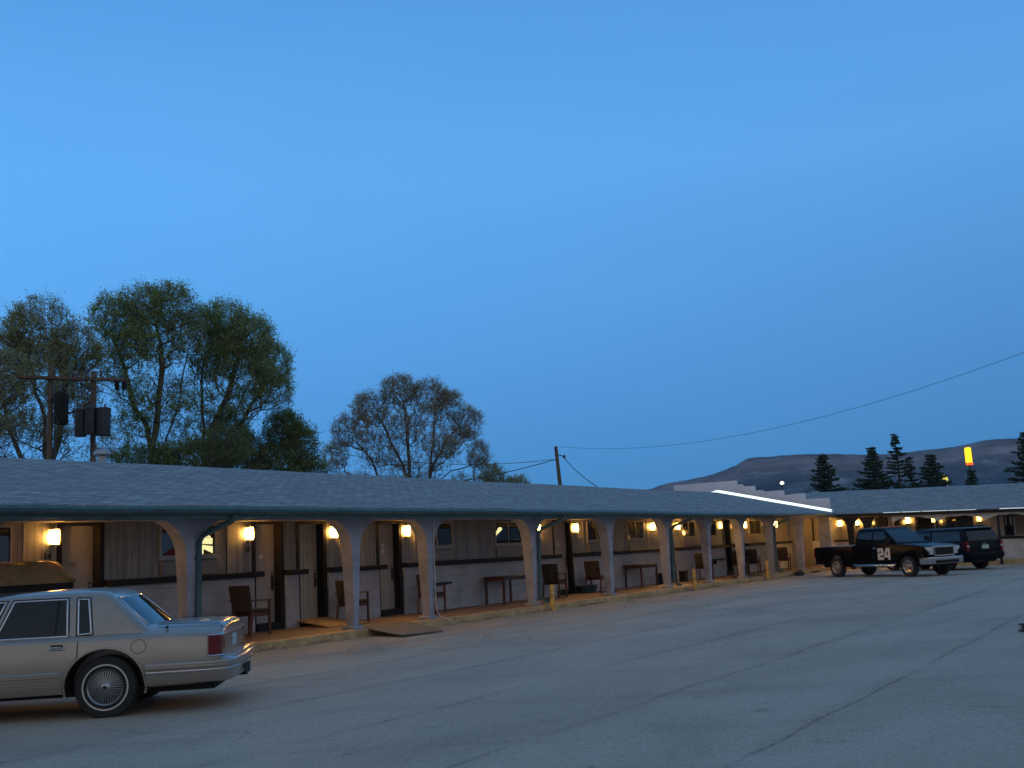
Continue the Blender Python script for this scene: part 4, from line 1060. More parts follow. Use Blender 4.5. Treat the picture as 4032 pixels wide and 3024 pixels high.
# doors with handles; shut lines
def skin(xa, xb, z0, z1, sg, off=.0035, n=10):
    rows = []
    for i in range(n + 1):
        z = z0 + (z1 - z0) * i / n; a, b = xa(z), xb(z)
        rows.append([Vector((a + (b - a) * j / 8, sg * (side_y(a + (b - a) * j / 8, z) + off), z)) for j in range(9)])
    return MB().grid(rows)
def rear_edge(z):
    if z > .70: return .292
    return max(.292, math.sqrt(max(0, .445 ** 2 - (z - .325) ** 2)) + .0)
for sg in (1, -1):
    d1 = skin(rear_edge, lambda z: 1.155, .275, .845, sg, n=16).build('rear_door', M['champagne'], car, smooth='all')
    d2 = skin(lambda z: 1.17, lambda z: 2.25, .275, .845, sg).build('front_door', M['champagne'], car, smooth='all')
    for d, hx in ((d1, .50), (d2, 1.42)):
        y = side_y(hx, .775) + .004
        h = MB(); h.box(hx - .085, hx + .085, sg * (y - .004), sg * (y + .010), .762, .782); h.box(hx - .055, hx + .06, sg * (y - .004), sg * (y + .022), .781, .802)
        h.build('handle', M['chrome'], d, bevel=.004)
        hb = MB(); hb.box(hx - .06, hx + .065, sg * (y - .003), sg * (y + .003), .742, .822); hb.build('handle_recess', M['seam'], d, bevel=.012)
    sm = MB()
    pts = [(.345, sg * (lerp_rings(GR, 1.345, 3) + .001), 1.345), (.322, sg * (lerp_rings(GR, 1.1, 3) + .001), 1.1), (.305, sg * (lerp_rings(GR, .90, 3) + .001), .90)] + [(rear_edge(z) - .006, sg * (side_y(.3, z) + .003), z) for z in (.845, .78, .72, .66, .60, .52, .44, .36, .28)]
    sm.tube(pts, .0045, 5); sm.build('shut_line', M['seam'], car); sm = MB()
    pts = [(1.055, sg * (lerp_rings(GR, 1.345, 3) + .001), 1.345), (1.175, sg * (lerp_rings(GR, .90, 3) + .001), .90)] + [(1.1625, sg * (side_y(1.16, z) + .003), z) for z in (.845, .7, .5, .28)]
    sm.tube(pts, .0045, 5)
    sm.build('shut_line', M['seam'], car)
    # bright side strip and lower cladding with ribs
    for z, t, dpt, mm_, x0_, x1_ in ((.505, .020, .018, 'chrome', .448, 2.53), (.475, .022, .014, 'champagne', .45, 2.53), (.395, .006, .008, 'champagne', .47, 2.5), (.365, .006, .008, 'champagne', .47, 2.5)):
        s_ = MB(); pts = [(x0_ + (x1_ - x0_) * k / 14, sg * (side_y(x0_ + (x1_ - x0_) * k / 14, z) + .002), z) for k in range(15)]
        for p, q in zip(pts, pts[1:]):
            s_.add([(p[0], p[1], z - t), (p[0], p[1] + sg * dpt, z - t * .6), (p[0], p[1] + sg * dpt, z + t * .6), (p[0], p[1], z + t), (q[0], q[1], z - t), (q[0], q[1] + sg * dpt, z - t * .6), (q[0], q[1] + sg * dpt, z + t * .6), (q[0], q[1], z + t)], [(0, 1, 5, 4), (1, 2, 6, 5), (2, 3, 7, 6), (0, 3, 2, 1), (4, 5, 6, 7)])
        s_.build('side_strip', M[mm_], car, smooth=30)
# fuel filler flap
fl = MB(); pts = [(-.352 + .078 * math.cos(a), side_y(-.352 + .078 * math.cos(a), .752 + .078 * math.sin(a)) + .001, .752 + .078 * math.sin(a)) for a in [2 * PI * k / 28 for k in range(30)]]
fl.tube(pts, .0028, 5, cap=False); fl.build('fuel_flap', M['rim_dark'], car)
# aerial base on the left rear wing
ab = MB(); ab.lathe([(.017, .93), (.017, .952), (.008, .962), (0, .963)], 12, 2, (-.62, .80, 0)); ab.build('aerial', M['seam'], car)
# bumper wrapping the rear
def sweep(path, prof, m_, name, par):
    mb = MB(); rows = []
    for i, (px_, py_) in enumerate(path):
        a = Vector(path[max(0, i - 1)]); b = Vector(path[min(len(path) - 1, i + 1)]); t = (b - a).normalized(); nn = Vector((t.y, -t.x))
        rows.append([Vector((px_ + nn.x * o, py_ + nn.y * o, z)) for o, z in prof] )
    mb.grid(rows)
    return mb.build(name, m_, par, smooth=40)
half = [(-.435, .974), (-.7, .966), (-1.0, .953), (-1.2, .937), (-1.32, .905), (-1.40, .855), (-1.445, .78), (-1.47, .66), (-1.485, .48), (-1.492, .25), (-1.494, 0)]
path = half + [(x, -y) for x, y in reversed(half[:-1])]
path = [(x, y) for x, y in path]
bprof = [(-.12, .30), (-.03, .315), (.0, .36), (.012, .43), (.016, .432), (.02, .445), (.016, .458), (.012, .46), (.016, .478), (.026, .482), (.03, .495), (.026, .508), (.034, .512), (.036, .525), (.03, .54), (.0, .56), (-.10, .575)]
bmp = sweep(path, bprof, M['champagne'], 'rear_bumper', car)
sweep(path, [(.0195, .432), (.0245, .436), (.026, .445), (.0245, .454), (.0195, .458)], M['chrome'], 'bumper_strip', bmp)
ld_ = MB(); ld_.prism([(-1.30, .90), (-1.49, .60), (-1.50, 0), (-1.49, -.60), (-1.30, -.90)], 2, .545, .585); ld_.build('bumper_shelf', M['champagne'], bmp, bevel=.015)
lp = MB(); lp.box(-1.531, -1.52, -.2, .2, .30, .42); lp.build('bumper_guard', M['under'], bmp)
fb = [(3.42, .958), (3.8, .93), (3.98, .86), (4.06, .72), (4.09, .4), (4.095, 0)]; fpath = [(x, -y) for x, y in fb] + [(x, y) for x, y in reversed(fb[:-1])]
sweep(fpath, bprof, M['champagne'], 'front_bumper', car)
# rear lamps wrapping the corners, bright surround, panel between
sy = lambda x: max(side_y(x, z) for z in (.60, .62, .66, .7))
for sg in (1, -1):
    def corner(o, z0, z1, sc=1.):
        out = [(-1.16, sy(-1.16) + .006 + o), (-1.22, sy(-1.22) + .006 + o), (-1.28 - o * .5, sy(-1.28) + .004 + o), (-1.322 - o, .885), (-1.337 - o, .84), (-1.339 - o, .70)]
        inn = [(-1.30, .70), (-1.25, .80), (-1.165, .86)]
        m = MB(); m.prism([(x, sg * y) for x, y in out + inn], 2, z0, z1); return m
    tl = corner(.0, .605, .835).build('tail_lamp', M['red_lens'], car)
    tm = MB()
    for z in (.600, .837):
        pts = [(-1.157, sg * (sy(-1.16) + .008), z), (-1.22, sg * (sy(-1.22) + .009), z), (-1.282, sg * (sy(-1.28) + .007), z), (-1.325, sg * .887, z), (-1.341, sg * .84, z), (-1.343, sg * .70, z)]
        tm.tube(pts, .008, 6)
    tm.tube([(-1.157, sg * (sy(-1.16) + .008), .60), (-1.157, sg * (sy(-1.16) + .008), .838)], .008, 6)
    tm.build('lamp_surround', M['chrome'], tl, smooth=True)
rp_ = MB(); rp_.box(-1.336, -1.30, -.69, .69, .62, .83); rpo = rp_.build('rear_panel', M['dull_chrome'], car, bevel=.006)
m = MB(); m.box(-1.3385, -1.336, -.16, .16, .64, .79); m.build('number_plate', M['plate'], rpo)
m = MB(); m.tube([(-1.318, .78, .905), (-1.33, .40, .925), (-1.332, 0, .93), (-1.33, -.40, .925), (-1.318, -.78, .905)], .009, 6); m.build('boot_trim', M['chrome'], car, smooth=True)
for sg in (1, -1):
    sm = MB(); sm.tube([(-.50, sg * .70, .978), (-.9, sg * .69, .976), (-1.25, sg * .665, .955), (-1.325, sg * .66, .90)], .004, 5); sm.build('boot_seam', M['seam'], car)
hl = MB(); hl.box(3.94, 4.0, -.82, -.42, .60, .76); hl.box(3.94, 4.0, .42, .82, .60, .76); hl.build('headlight', M['clear_lens'], car, bevel=.01)
m = MB(); m.box(3.93, 4.01, -.36, .36, .58, .80); m.build('grille', M['chrome'], car, bevel=.01)

# proportions: the upper works sit lower and the tail is shorter than first drawn
def tune(o, inv):
    for ch in o.children:
        if ch.name.startswith('wheel') and ch.type == 'EMPTY': continue
        if ch.type == 'MESH':
            for v in ch.data.vertices:
                if v.co.z > .45: v.co.z = .45 + (v.co.z - .45) * .935
                if v.co.x < -.8: v.co.x = -.8 + (v.co.x + .8) * .80
        tune(ch, inv)
tune(car, None)

# ---------------- generic deep profile with wheel arches
def arch_profile(pts_top, x_rear, x_front, zb, axles, ra, zc):
    """polygon: bottom edge with arch cut-outs from rear to front, then the given top outline from front to rear"""
    poly = [(x_rear, zb)]
    for ax in axles:
        h = zb - zc; dx = math.sqrt(max(0, ra * ra - h * h)); a0 = math.atan2(h, -dx); a1 = math.atan2(h, dx)
        if a0 < 0: a0 += 2 * PI
        for k in range(13):
            a = a0 + (a1 - a0) * k / 12; poly.append((ax + ra * math.cos(a), zc + ra * math.sin(a)))
    poly.append((x_front, zb))
    return poly + pts_top

# ---------------- black pickup with extended cab
def placed(px, py, fx, fy): return (px, py, 0), math.atan2(fy, fx)
TW = 3.85
fwdv = Vector((-.5, -.866))
FL = Vector((39.2, 8.95)); leftv = Vector((-fwdv.y, fwdv.x))
# centre of the rear axle from the front right wheel
rc_ = FL - fwdv * TW * .9 + leftv * .86 * .9
tr = thing('pickup_truck', 'black extended cab pickup with chrome front bumper, grille and the number 24 on its door', 'pickup truck', (rc_.x, rc_.y, 0), math.atan2(fwdv.y, fwdv.x)); tr.scale = (.9, .9, .97)
r_t, w_t = .375, 1.0
top = [(4.72, .58), (4.78, .80), (4.76, .98), (4.66, 1.07), (4.3, 1.12), (3.35, 1.175), (3.0, 1.19), (1.02, 1.19)]
poly = arch_profile(top, 1.02, 4.62, .46, [TW], .47, .40)
m = MB(); m.prism(poly, 1, -.97, .97); tb_ = m.build('cab_body', M['black_paint'], tr, bevel=.035, segs=3, smooth=True)
# bed: side walls with arches, floor, headboard, tailgate
bpoly = arch_profile([(.985, 1.16), (-1.2, 1.16)], -1.2, .985, .50, [0], .47, .40)
m = MB()
m.prism(bpoly, 1, .89, .97); m.prism(bpoly, 1, -.97, -.89)
m.box(-1.19, .98, -.888, .888, .62, .66); m.box(.93, .98, -.888, .888, .662, 1.155)
bed = m.build('bed', M['black_paint'], tr, bevel=.018, segs=2, smooth=True)
m = MB(); m.box(-1.25, -1.19, -.88, .88, .62, 1.155); m.build('tailgate', M['black_paint'], tr, bevel=.015)
m = MB(); m.box(-1.40, -1.24, -.92, .92, .47, .61); m.build('rear_bumper', M['dull_chrome'], tr, bevel=.02)
m = MB(); m.box(-.9, .92, .2, .86, .665, 1.06); m.box(-.6, .9, -.8, .1, .665, 1.20); 
M['bed_load'] = mat('grey_tarped_load', (.26, .25, .25), .8, var=.3, scale=3, bump=.4, bscale=6)
tag_ld = m.build('bed_cargo', M['bed_load'], tr, bevel=.06, segs=3, smooth=True)
TG = [(1.12, 3.42, 1.10, .93), (1.24, 3.24, 1.09, .925), (1.40, 3.02, 1.10, .885), (1.60, 2.72, 1.13, .82), (1.70, 2.56, 1.17, .775), (1.745, 2.44, 1.24, .72), (1.77, 2.22, 1.42, .55)]
TG = [(z * 1.0 + (z - 1.12) * .06, a, b, c) for z, a, b, c in TG]
rf_ = ring_shell(TG, .10, 5).build('cab_roof', M['black_paint'], tr, smooth=35)
for sg in (1, -1):
    for poly in ([(3.02, 1.235), (2.12, 1.235), (2.12, 1.66), (2.62, 1.66)], [(2.04, 1.235), (1.24, 1.245), (1.28, 1.63), (2.04, 1.66)]):
        f = side_frame(TG, poly, .001, sg, .010).build('window', M['seam'], tr, smooth='all')
        side_panel(TG, poly, .004, sg).build('pane', M['autoglass'], f, smooth='all')
    # door seams, handle and mirror
    sm = MB(); sm.tube([(2.08, sg * .974, 1.18), (2.08, sg * .974, .55)], .006, 5); sm.build('shut_line', M['seam'], tr); sm = MB(); sm.tube([(3.12, sg * .974, 1.15), (3.12, sg * .974, .52)], .006, 5); sm.build('shut_line', M['seam'], tr)
    h = MB(); h.box(2.14, 2.30, sg * .970, sg * .995, 1.03, 1.07); h.build('handle', M['chrome'], tr, bevel=.008)
    mi = MB(); mi.box(2.98, 3.08, sg * 1.02, sg * 1.22, 1.22, 1.42); mi.box(3.0, 3.05, sg * .93, sg * 1.03, 1.27, 1.31); mi.build('mirror', M['under'], tr, bevel=.015)
    sb = MB(); sb.tube([(1.05, sg * 1.0, .44), (1.2, sg * 1.03, .42), (3.1, sg * 1.03, .42), (3.28, sg * 1.0, .44)], .045, 10); sb.build('step_bar', M['chrome'], tr, smooth=True)
    # flared arches
    for ax in (0, TW):
        a = MB(); pts = [(ax + .475 * math.cos(R(-5 + 190 * q / 20)), sg * .975, .40 + .475 * math.sin(R(-5 + 190 * q / 20))) for q in range(21)]
        a.tube(pts, .022, 6); a.build('arch_flare', M['black_paint'], tr, smooth=True)
        c = well_arc(ax, .40, .462, sg * .55, sg * .96, 0, 180); c.build('wheel_well', M['under'], tr)
end_panel(TG, 1.24, 1.70, 1, .006, .86).build('windscreen', M['autoglass'], tr, smooth='all')
end_panel(TG, 1.27, 1.66, 2, -.006, .80).build('rear_window', M['autoglass'], tr, smooth='all')
m = MB()
for y in (-.5, -.25, 0, .25, .5): m.box(2.30, 2.42, y - .05, y + .05, 1.79, 1.835)
m.build('roof_marker_light', M['amber_lens'], tr, bevel=.012)
for ax in (0, TW):
    for sg in (1, -1): make_wheel(tr, ax, sg * .86, r_t, .25, 'disc')
# face: grille with chrome surround, lamps, bumper
m = MB(); gx = 4.775
for q in ((-.54, .54, 1.00, 1.06), (-.54, .54, .70, .745), (-.54, -.49, .745, 1.0), (.49, .54, .745, 1.0)): m.box(gx - .05, gx + .045, q[0], q[1], q[2], q[3])
gr = m.build('grille', M['chrome'], tr, bevel=.012)
m = MB(); m.box(gx - .03, gx + .015, -.49, .49, .745, 1.0); m.build('grille_mesh', M['under'], gr)
m = MB()
for z in (.81, .87, .93): m.box(gx + .016, gx + .026, -.48, .48, z - .008, z + .008)
m.build('grille_bar', M['rim_dark'], gr)
for sg in (1, -1):
    m = MB(); m.prism([(4.60, sg * .965), (4.76, sg * .93), (4.80, sg * .56), (4.70, sg * .56), (4.55, sg * .90)], 2, .765, 1.03); hd = m.build('headlight', M['clear_lens'], tr, bevel=.012)
    m = MB(); m.prism([(4.585, sg * .975), (4.70, sg * .955), (4.70, sg * .90), (4.585, sg * .90)], 2, .700, .763); m.build('turn_signal', M['amber_lens'], hd)
    m = MB(); m.lathe([(0, 4.806), (.06, 4.80), (.075, 4.78)], 14, 0, (0, sg * .74, .91)); m.build('reflector', M['chrome'], hd, smooth=True)
    m = MB(); m.box(-1.258, -1.18, sg * .885, sg * .975, .72, 1.10); m.build('tail_lamp', M['red_lens'], tr, bevel=.01)
hb = [(4.50, 1.0), (4.74, .985), (4.86, .90), (4.90, .6), (4.91, 0)]; fpath = [(x, -y) for x, y in hb] + [(x, y) for x, y in reversed(hb[:-1])]
bpr = [(-.10, .44), (0, .43), (.02, .46), (.025, .56), (.035, .60), (.03, .655), (.0, .675), (-.12, .68)]
fbm = sweep(fpath, bpr, M['chrome'], 'front_bumper', tr)
m = MB(); m.box(4.84, 4.942, -.62, .62, .45, .565); m.build('lower_opening', M['under'], fbm, bevel=.02)
m = MB(); m.box(-1.2, 4.7, -.5, .5, .36, .52); m.build('underbody', M['under'], tr)
# door number 24 in chunky rounded digits
nm = MB()
for q in ([(0, .66), (0, .93), (.09, 1.02), (.91, 1.02), (1, .93), (1, .48), (.92, .38), (.42, .38), (.42, .24), (1.0, .24), (1.0, 0), (0, 0), (0, .48), (.08, .58), (.60, .58), (.60, .80), (.38, .80), (.38, .66)],
          [(1.10, .20), (1.10, .46), (1.50, 1.02), (2.1, 1.02), (2.1, 0.0), (1.74, 0.0), (1.74, .20)]):
    nm.prism([(2.36 + x * .31, .62 + z * .42) for x, z in q], 1, -.9765, -.9725)
num = nm.build('door_number', M['white_vinyl'], tr)
m = MB(); m.prism([(2.36 + x * .31, .62 + z * .42) for x, z in ((1.42, .42), (1.74, .42), (1.74, .80))], 1, -.979, -.9768); m.build('number_counter', M['black_paint'], num)

# ---------------- blue-black SUV seen from its rear left corner
fw = Vector((.559, .829)).normalized(); lv = Vector((-fw.y, fw.x))
SW = 2.95
rc2 = Vector((44.9, 8.2))
sv = thing('suv', 'blue-black SUV behind the pickup, its tail and pale number plate to the viewer', 'car', (rc2.x, rc2.y, 0), math.atan2(fw.y, fw.x))
top = [(SW + .85, .60), (SW + .88, .85), (SW + .78, .97), (SW - .35, 1.05), (-.98, 1.03), (-1.06, .98), (-1.10, .80)]
poly = arch_profile(top, -1.04, SW + .8, .36, [0, SW], .43, .37)
m = MB(); m.prism(poly, 1, -.95, .95); m.build('body', M['navy_paint'], sv, bevel=.045, segs=3, smooth=True)
SG = [(.99, SW - .25, -1.06, .93), (1.08, SW - .45, -1.05, .90), (1.25, SW - .75, -.99, .855), (1.45, SW - 1.08, -.90, .80), (1.54, SW - 1.25, -.84, .76), (1.585, SW - 1.45, -.72, .70), (1.61, SW - 1.8, -.4, .50)]
ring_shell(SG, .10, 5).build('roof', M['navy_paint'], sv, smooth=35)
for sg in (1, -1):
    for poly in ([(SW - .55, 1.09), (SW - 1.25, 1.09), (SW - 1.25, 1.47), (SW - 1.12, 1.47)], [(SW - 1.33, 1.09), (.75, 1.09), (.78, 1.47), (SW - 1.33, 1.47)], [(.66, 1.09), (-.80, 1.10), (-.70, 1.46), (.68, 1.47)]):
        f = side_frame(SG, poly, .001, sg, .010).build('window', M['seam'], sv, smooth='all')
        side_panel(SG, poly, .004, sg).build('pane', M['autoglass'], f, smooth='all')
    sm = MB(); sm.tube([(.72, sg * .953, 1.04), (.70, sg * .953, .75), (.45, sg * .953, .6)], .006, 5); sm.build('shut_line', M['seam'], sv); sm = MB(); sm.tube([(1.66, sg * .953, 1.04), (1.66, sg * .953, .42)], .006, 5); sm.build('shut_line', M['seam'], sv)
    m = MB(); m.prism([(-.98, sg * .957), (-1.10, sg * .93), (-1.115, sg * .80), (-1.06, sg * .80), (-.97, sg * .90)], 2, .70, 1.06); m.build('tail_lamp', M['red_lens'], sv, bevel=.012)
    m = MB(); m.box(-1.118, -1.10, sg * .80, sg * .90, .86, .92); m.build('reversing_lens', M['clear_lens'], sv)
    rr_ = MB(); rr_.tube([(-.6, sg * .62, 1.62), (-.5, sg * .64, 1.655), (1.3, sg * .64, 1.655), (1.4, sg * .62, 1.62)], .018, 6); rr_.build('roof_rail', M['under'], sv, smooth=True)
    mi = MB(); mi.box(SW - .62, SW - .50, sg * .93, sg * 1.12, 1.08, 1.24); mi.build('mirror', M['under'], sv, bevel=.02)
    for ax in (0, SW):
        c = well_arc(ax, .37, .422, sg * .55, sg * .94, 0, 180); c.build('wheel_well', M['under'], sv)
for ax in (0, SW):
    for sg in (1, -1): make_wheel(sv, ax, sg * .83, .365, .25, 'disc')
end_panel(SG, 1.10, 1.50, 2, -.006, .84).build('rear_window', M['autoglass'], sv, smooth='all')
end_panel(SG, 1.08, 1.50, 1, .006, .86).build('windscreen', M['autoglass'], sv, smooth='all')
m = MB(); m.box(-.95, -.72, -.70, .70, 1.545, 1.575); m.build('rear_spoiler', M['navy_paint'], sv, bevel=.012)
m = MB(); m.prism([(-.88, .955), (-1.10, .95), (-1.20, .85), (-1.215, 0), (-1.20, -.85), (-1.10, -.95), (-.88, -.955), (-.88, 0)], 2, .45, .66); m.build('rear_bumper', M['navy_paint'], sv, bevel=.03, segs=3, smooth=True)
m = MB(); m.box(-1.125, -1.106, -.17, .17, .78, .93); m.build('number_plate', M['plate'], sv, bevel=.003)
m = MB(); m.box(-1.112, -1.06, -.10, .10, .97, .995); m.build('badge', M['dull_chrome'], sv, bevel=.006)
m = MB(); m.box(-1.0, SW + .7, -.5, .5, .28, .42); m.tube([(-1.1, -.5, .33), (-.3, -.5, .33)], .035); m.build('underbody', M['under'], sv)
m = MB(); m.box(SW + .80, SW + .90, -.55, .55, .66, .88); m.build('grille', M['dull_chrome'], sv, bevel=.02)
import numpy as np
# ------------------------------------------------------------------ trees
def leaf_mat(name, lo, mid, hi, rough=.55):
    m, nt, b = new_mat(name); L = nt.links.new
    g = N(nt, 'ShaderNodeNewGeometry'); tc = N(nt, 'ShaderNodeTexCoord')
    r = ramp(nt, [(0, lo), (.5, mid), (1, hi)]); 
    n1 = N(nt, 'ShaderNodeTexNoise', i_Scale=.55, i_Detail=4.); L(tc.outputs['Object'], n1.inputs['Vector'])
    mx = N(nt, 'ShaderNodeMath', operation='MULTIPLY_ADD', i_1=.55); L(g.outputs['Random Per Island'], mx.inputs[0])
    m2 = N(nt, 'ShaderNodeMath', operation='MULTIPLY', i_1=.62); L(n1.outputs['Fac'], m2.inputs[0]); L(m2.outputs[0], mx.inputs[2])
    L(mx.outputs[0], r.inputs['Fac']); L(r.outputs['Color'], b.inputs['Base Color'])
    b.inputs['Roughness'].default_value = rough; b.inputs['Specular IOR Level'].default_value = .25
    tr = N(nt, 'ShaderNodeBsdfTranslucent'); L(r.outputs['Color'], tr.inputs['Color'])
    ms_ = N(nt, 'ShaderNodeMixShader'); ms_.inputs[0].default_value = .45; L(b.outputs[0], ms_.inputs[1]); L(tr.outputs[0], ms_.inputs[2])
    L(ms_.outputs[0], nt.nodes['Material Output'].inputs['Surface'])
    return m
M['bark'] = mat('grey_brown_bark', (.11, .092, .078), .95, var=.35, scale=3, stretch=(3, 3, .6), bump=.6, bscale=12)
M['leaf_green'] = leaf_mat('spring_leaf', (0.159, 0.207, 0.067), (0.287, 0.360, 0.122), (0.464, 0.525, 0.220))
M['leaf_olive'] = leaf_mat('olive_leaf', (0.207, 0.207, 0.085), (0.342, 0.336, 0.146), (0.512, 0.488, 0.244))
M['leaf_bud'] = leaf_mat('russet_bud', (.30, .225, .13), (.42, .355, .20), (.55, .47, .28))
M['leaf_dark'] = leaf_mat('dark_leaf', (0.093, 0.132, 0.039), (0.171, 0.218, 0.066), (0.314, 0.361, 0.105))
M['needle'] = leaf_mat('spruce_needle', (0.027, 0.046, 0.030), (0.051, 0.078, 0.046), (0.095, 0.124, 0.068), .7)

def deciduous(name, label, base, stems, lobes, leafmat, n_tip, leaf_n, leaf_s, seed, spread=.34, group=None, fill=1.):
    """stems: polylines of the main limbs (absolute offsets from base); lobes: crown volumes (centre, radii, weight)
    every twig tip drawn from the lobes is joined to the nearest limb, so limbs fork and taper naturally"""
    rnd = random.Random(seed)
    t = thing(name, label, 'tree', base, 0, group)
    P = [Vector((0, 0, -.1))]; par = [-1]; ln = [0.]
    def add(p, k):
        P.append(p); par.append(k); ln.append(ln[k] + (p - P[k]).length); return len(P) - 1
    for st in stems:
        k = min(range(len(P)), key=lambda i: (P[i] - Vector(st[0])).length)
        pts = [Vector(q) for q in st]
        for q in pts:
            n = max(1, int((q - P[k]).length / .55)); a = P[k].copy()
            for j in range(1, n + 1):
                w = Vector((rnd.gauss(0, .05), rnd.gauss(0, .05), rnd.gauss(0, .03)))
                k = add(a.lerp(q, j / n) + w, k)
    tips = []
    if len(lobes) > 5:      # thinner growth through the whole crown
        W_ = sum(l[2] for l in lobes); cen = sum((Vector(l[0]) * l[2] for l in lobes), Vector()) / W_
        far_ = [max(abs(l[0][k] - cen[k]) + l[1][k] * .8 for l in lobes) for k in range(3)]
        lobes = lobes + [(tuple(cen + Vector((0, 0, -.8))), (far_[0] * .88, far_[1] * .88, far_[2] * .58), W_ * .26)]
    tw = sum(l[2] for l in lobes)
    for c, r, wgt in lobes:
        c = Vector(c); m = max(6, int(n_tip * wgt / tw))
        for _ in range(m):
            while True:
                d = Vector((rnd.uniform(-1, 1), rnd.uniform(-1, 1), rnd.uniform(-1, 1)))
                if .02 < d.length < 1: break
            rr_ = d.length ** .55; d = d.normalized() * rr_ * (1 + .18 * mnoise.noise(tuple(d * 2.3 + c)))
            tips.append(c + Vector((d.x * r[0], d.y * r[1], d.z * r[2])))
    tips.sort(key=lambda p: p.length)
    ends = []; AP = np.zeros((4096, 3)); AL = np.zeros(4096); nA = 0
    for p in tips:
        while nA < len(P):
            if nA >= len(AP): AP = np.vstack([AP, np.zeros_like(AP)]); AL = np.concatenate([AL, np.zeros_like(AL)])
            AP[nA] = P[nA]; AL[nA] = ln[nA] if ln[nA] > 1. else 1e6; nA += 1
        D = np.array(p) - AP[:nA]
        bi = int(np.argmin(np.sqrt((D * D).sum(1)) + .22 * AL[:nA] + 1.4 * np.maximum(0, -D[:, 2])))
        a = P[bi]; dist = (p - a).length; n = max(1, int(dist / .45)); k = bi
        dirp = (a - P[par[bi]]).normalized() if par[bi] >= 0 else Vector((0, 0, 1))
        for j in range(1, n + 1):
            u = j / n
            q = a.lerp(p, u) + dirp * (dist * .22 * u * (1 - u) * 2) + Vector((0, 0, dist * .10 * u * (1 - u))) + Vector((rnd.gauss(0, .03), rnd.gauss(0, .03), rnd.gauss(0, .03)))
            k = add(q if j < n else p, k)
        ends.append(k)
    # radii by the pipe model
    area = [0.] * len(P)
    for i in range(len(P) - 1, 0, -1):
        if area[i] == 0: area[i] = .0075 ** 2
        area[par[i]] += area[i] * .96
    rad = [min(.30, math.sqrt(a) * (.80 + .32 * min(1., math.sqrt(a) / .06))) for a in area]
    mb = MB(); kids = {}
    for i in range(1, len(P)): kids.setdefault(par[i], []).append(i)
    stack = [(0, c) for c in kids.get(0, [])]
    while stack:
        a, c = stack.pop(); chain = [a, c]
        while kids.get(chain[-1]):
            ks = sorted(kids[chain[-1]], key=lambda i: -rad[i]); 
            for o in ks[1:]: stack.append((chain[-1], o))
            chain.append(ks[0])
        rs = [min(rad[chain[1]] * 1.1, rad[i]) for i in chain]
        mb.tube([P[i] for i in chain], rs, 6 if rs[0] > .05 else (4 if rs[0] > .02 else 3), cap=False)
    # sprays of short straight twigs at the tips, leaves set along them
    tg = MB(); Q = []
    for k in ends + [i for i in range(1, len(P)) if rad[i] < .014 and rnd.random() < .35]:
        d0 = (P[k] - P[par[k]]).normalized()
        for _ in range(3):
            d = (d0 * .9 + Vector((rnd.gauss(0, .45), rnd.gauss(0, .45), .35 + rnd.gauss(0, .35)))).normalized(); l_ = rnd.uniform(.22, .62); a = P[k]; e = a + d * l_
            u = d.orthogonal().normalized() * .006; v = d.cross(u); q = len(tg.v)
            tg.v.extend((a + u, a - u * .5 + v * .87, a - u * .5 - v * .87, e)); tg.f.extend(((q, q + 1, q + 3), (q + 1, q + 2, q + 3), (q + 2, q, q + 3)))
            n_ = 4
            for j in range(n_): Q.append(a + d * (l_ * (.25 + .75 * (j + rnd.random()) / n_)))
    mb.add(tg.v, tg.f)
    mb.build('trunk', M['bark'], t, smooth='all', fixn=False, weld=False)
    lf = MB(); vs, fs = lf.v, lf.f
    per = leaf_n * 1.5 / max(1, len(Q))
    P = Q; leaf_s = leaf_s * .80; spread = .055
    for i in range(len(Q)):
        dens = per * (.35 + 1.3 * max(0, .5 + mnoise.noise(tuple(P[i] * .55 + Vector((seed, 0, 0))))))
        m = int(dens) + (1 if rnd.random() < dens - int(dens) else 0)
        for _ in range(m):
            o = P[i] + Vector((rnd.gauss(0, spread), rnd.gauss(0, spread), rnd.gauss(.03, spread))) * fill
            s = leaf_s * rnd.uniform(.6, 1.35)
            n_ = Vector((rnd.gauss(0, 1), rnd.gauss(0, 1), rnd.gauss(.35, 1))).normalized(); u = n_.orthogonal().normalized(); ang = rnd.uniform(0, 2 * PI)
            u = u * math.cos(ang) + n_.cross(u) * math.sin(ang); v = n_.cross(u)
            k = len(vs); vs.extend((o - u * s, o + v * s * .45, o + u * s, o - v * s * .45)); fs.append((k, k + 1, k + 2, k + 3))
    lf.build('crown', leafmat, t, fixn=False, weld=False)
    return t
# crowns are laid out across the line of sight: r = to the right, f = away, z = up
RV = Vector((.5447, -.8386, 0)); FV = Vector((.8386, .5447, 0))
def rfz(r, f, z): 
    q = RV * r + FV * f; return (q.x, q.y, z)
def lobes_(ls): return [(rfz(*c), (rad[0], rad[0] * .9, rad[1]), w_) for c, rad, w_ in ls]
def stems_(ss): return [[rfz(*p) for p in s] for s in ss]
gr_ = 'tall spring trees behind the motel'
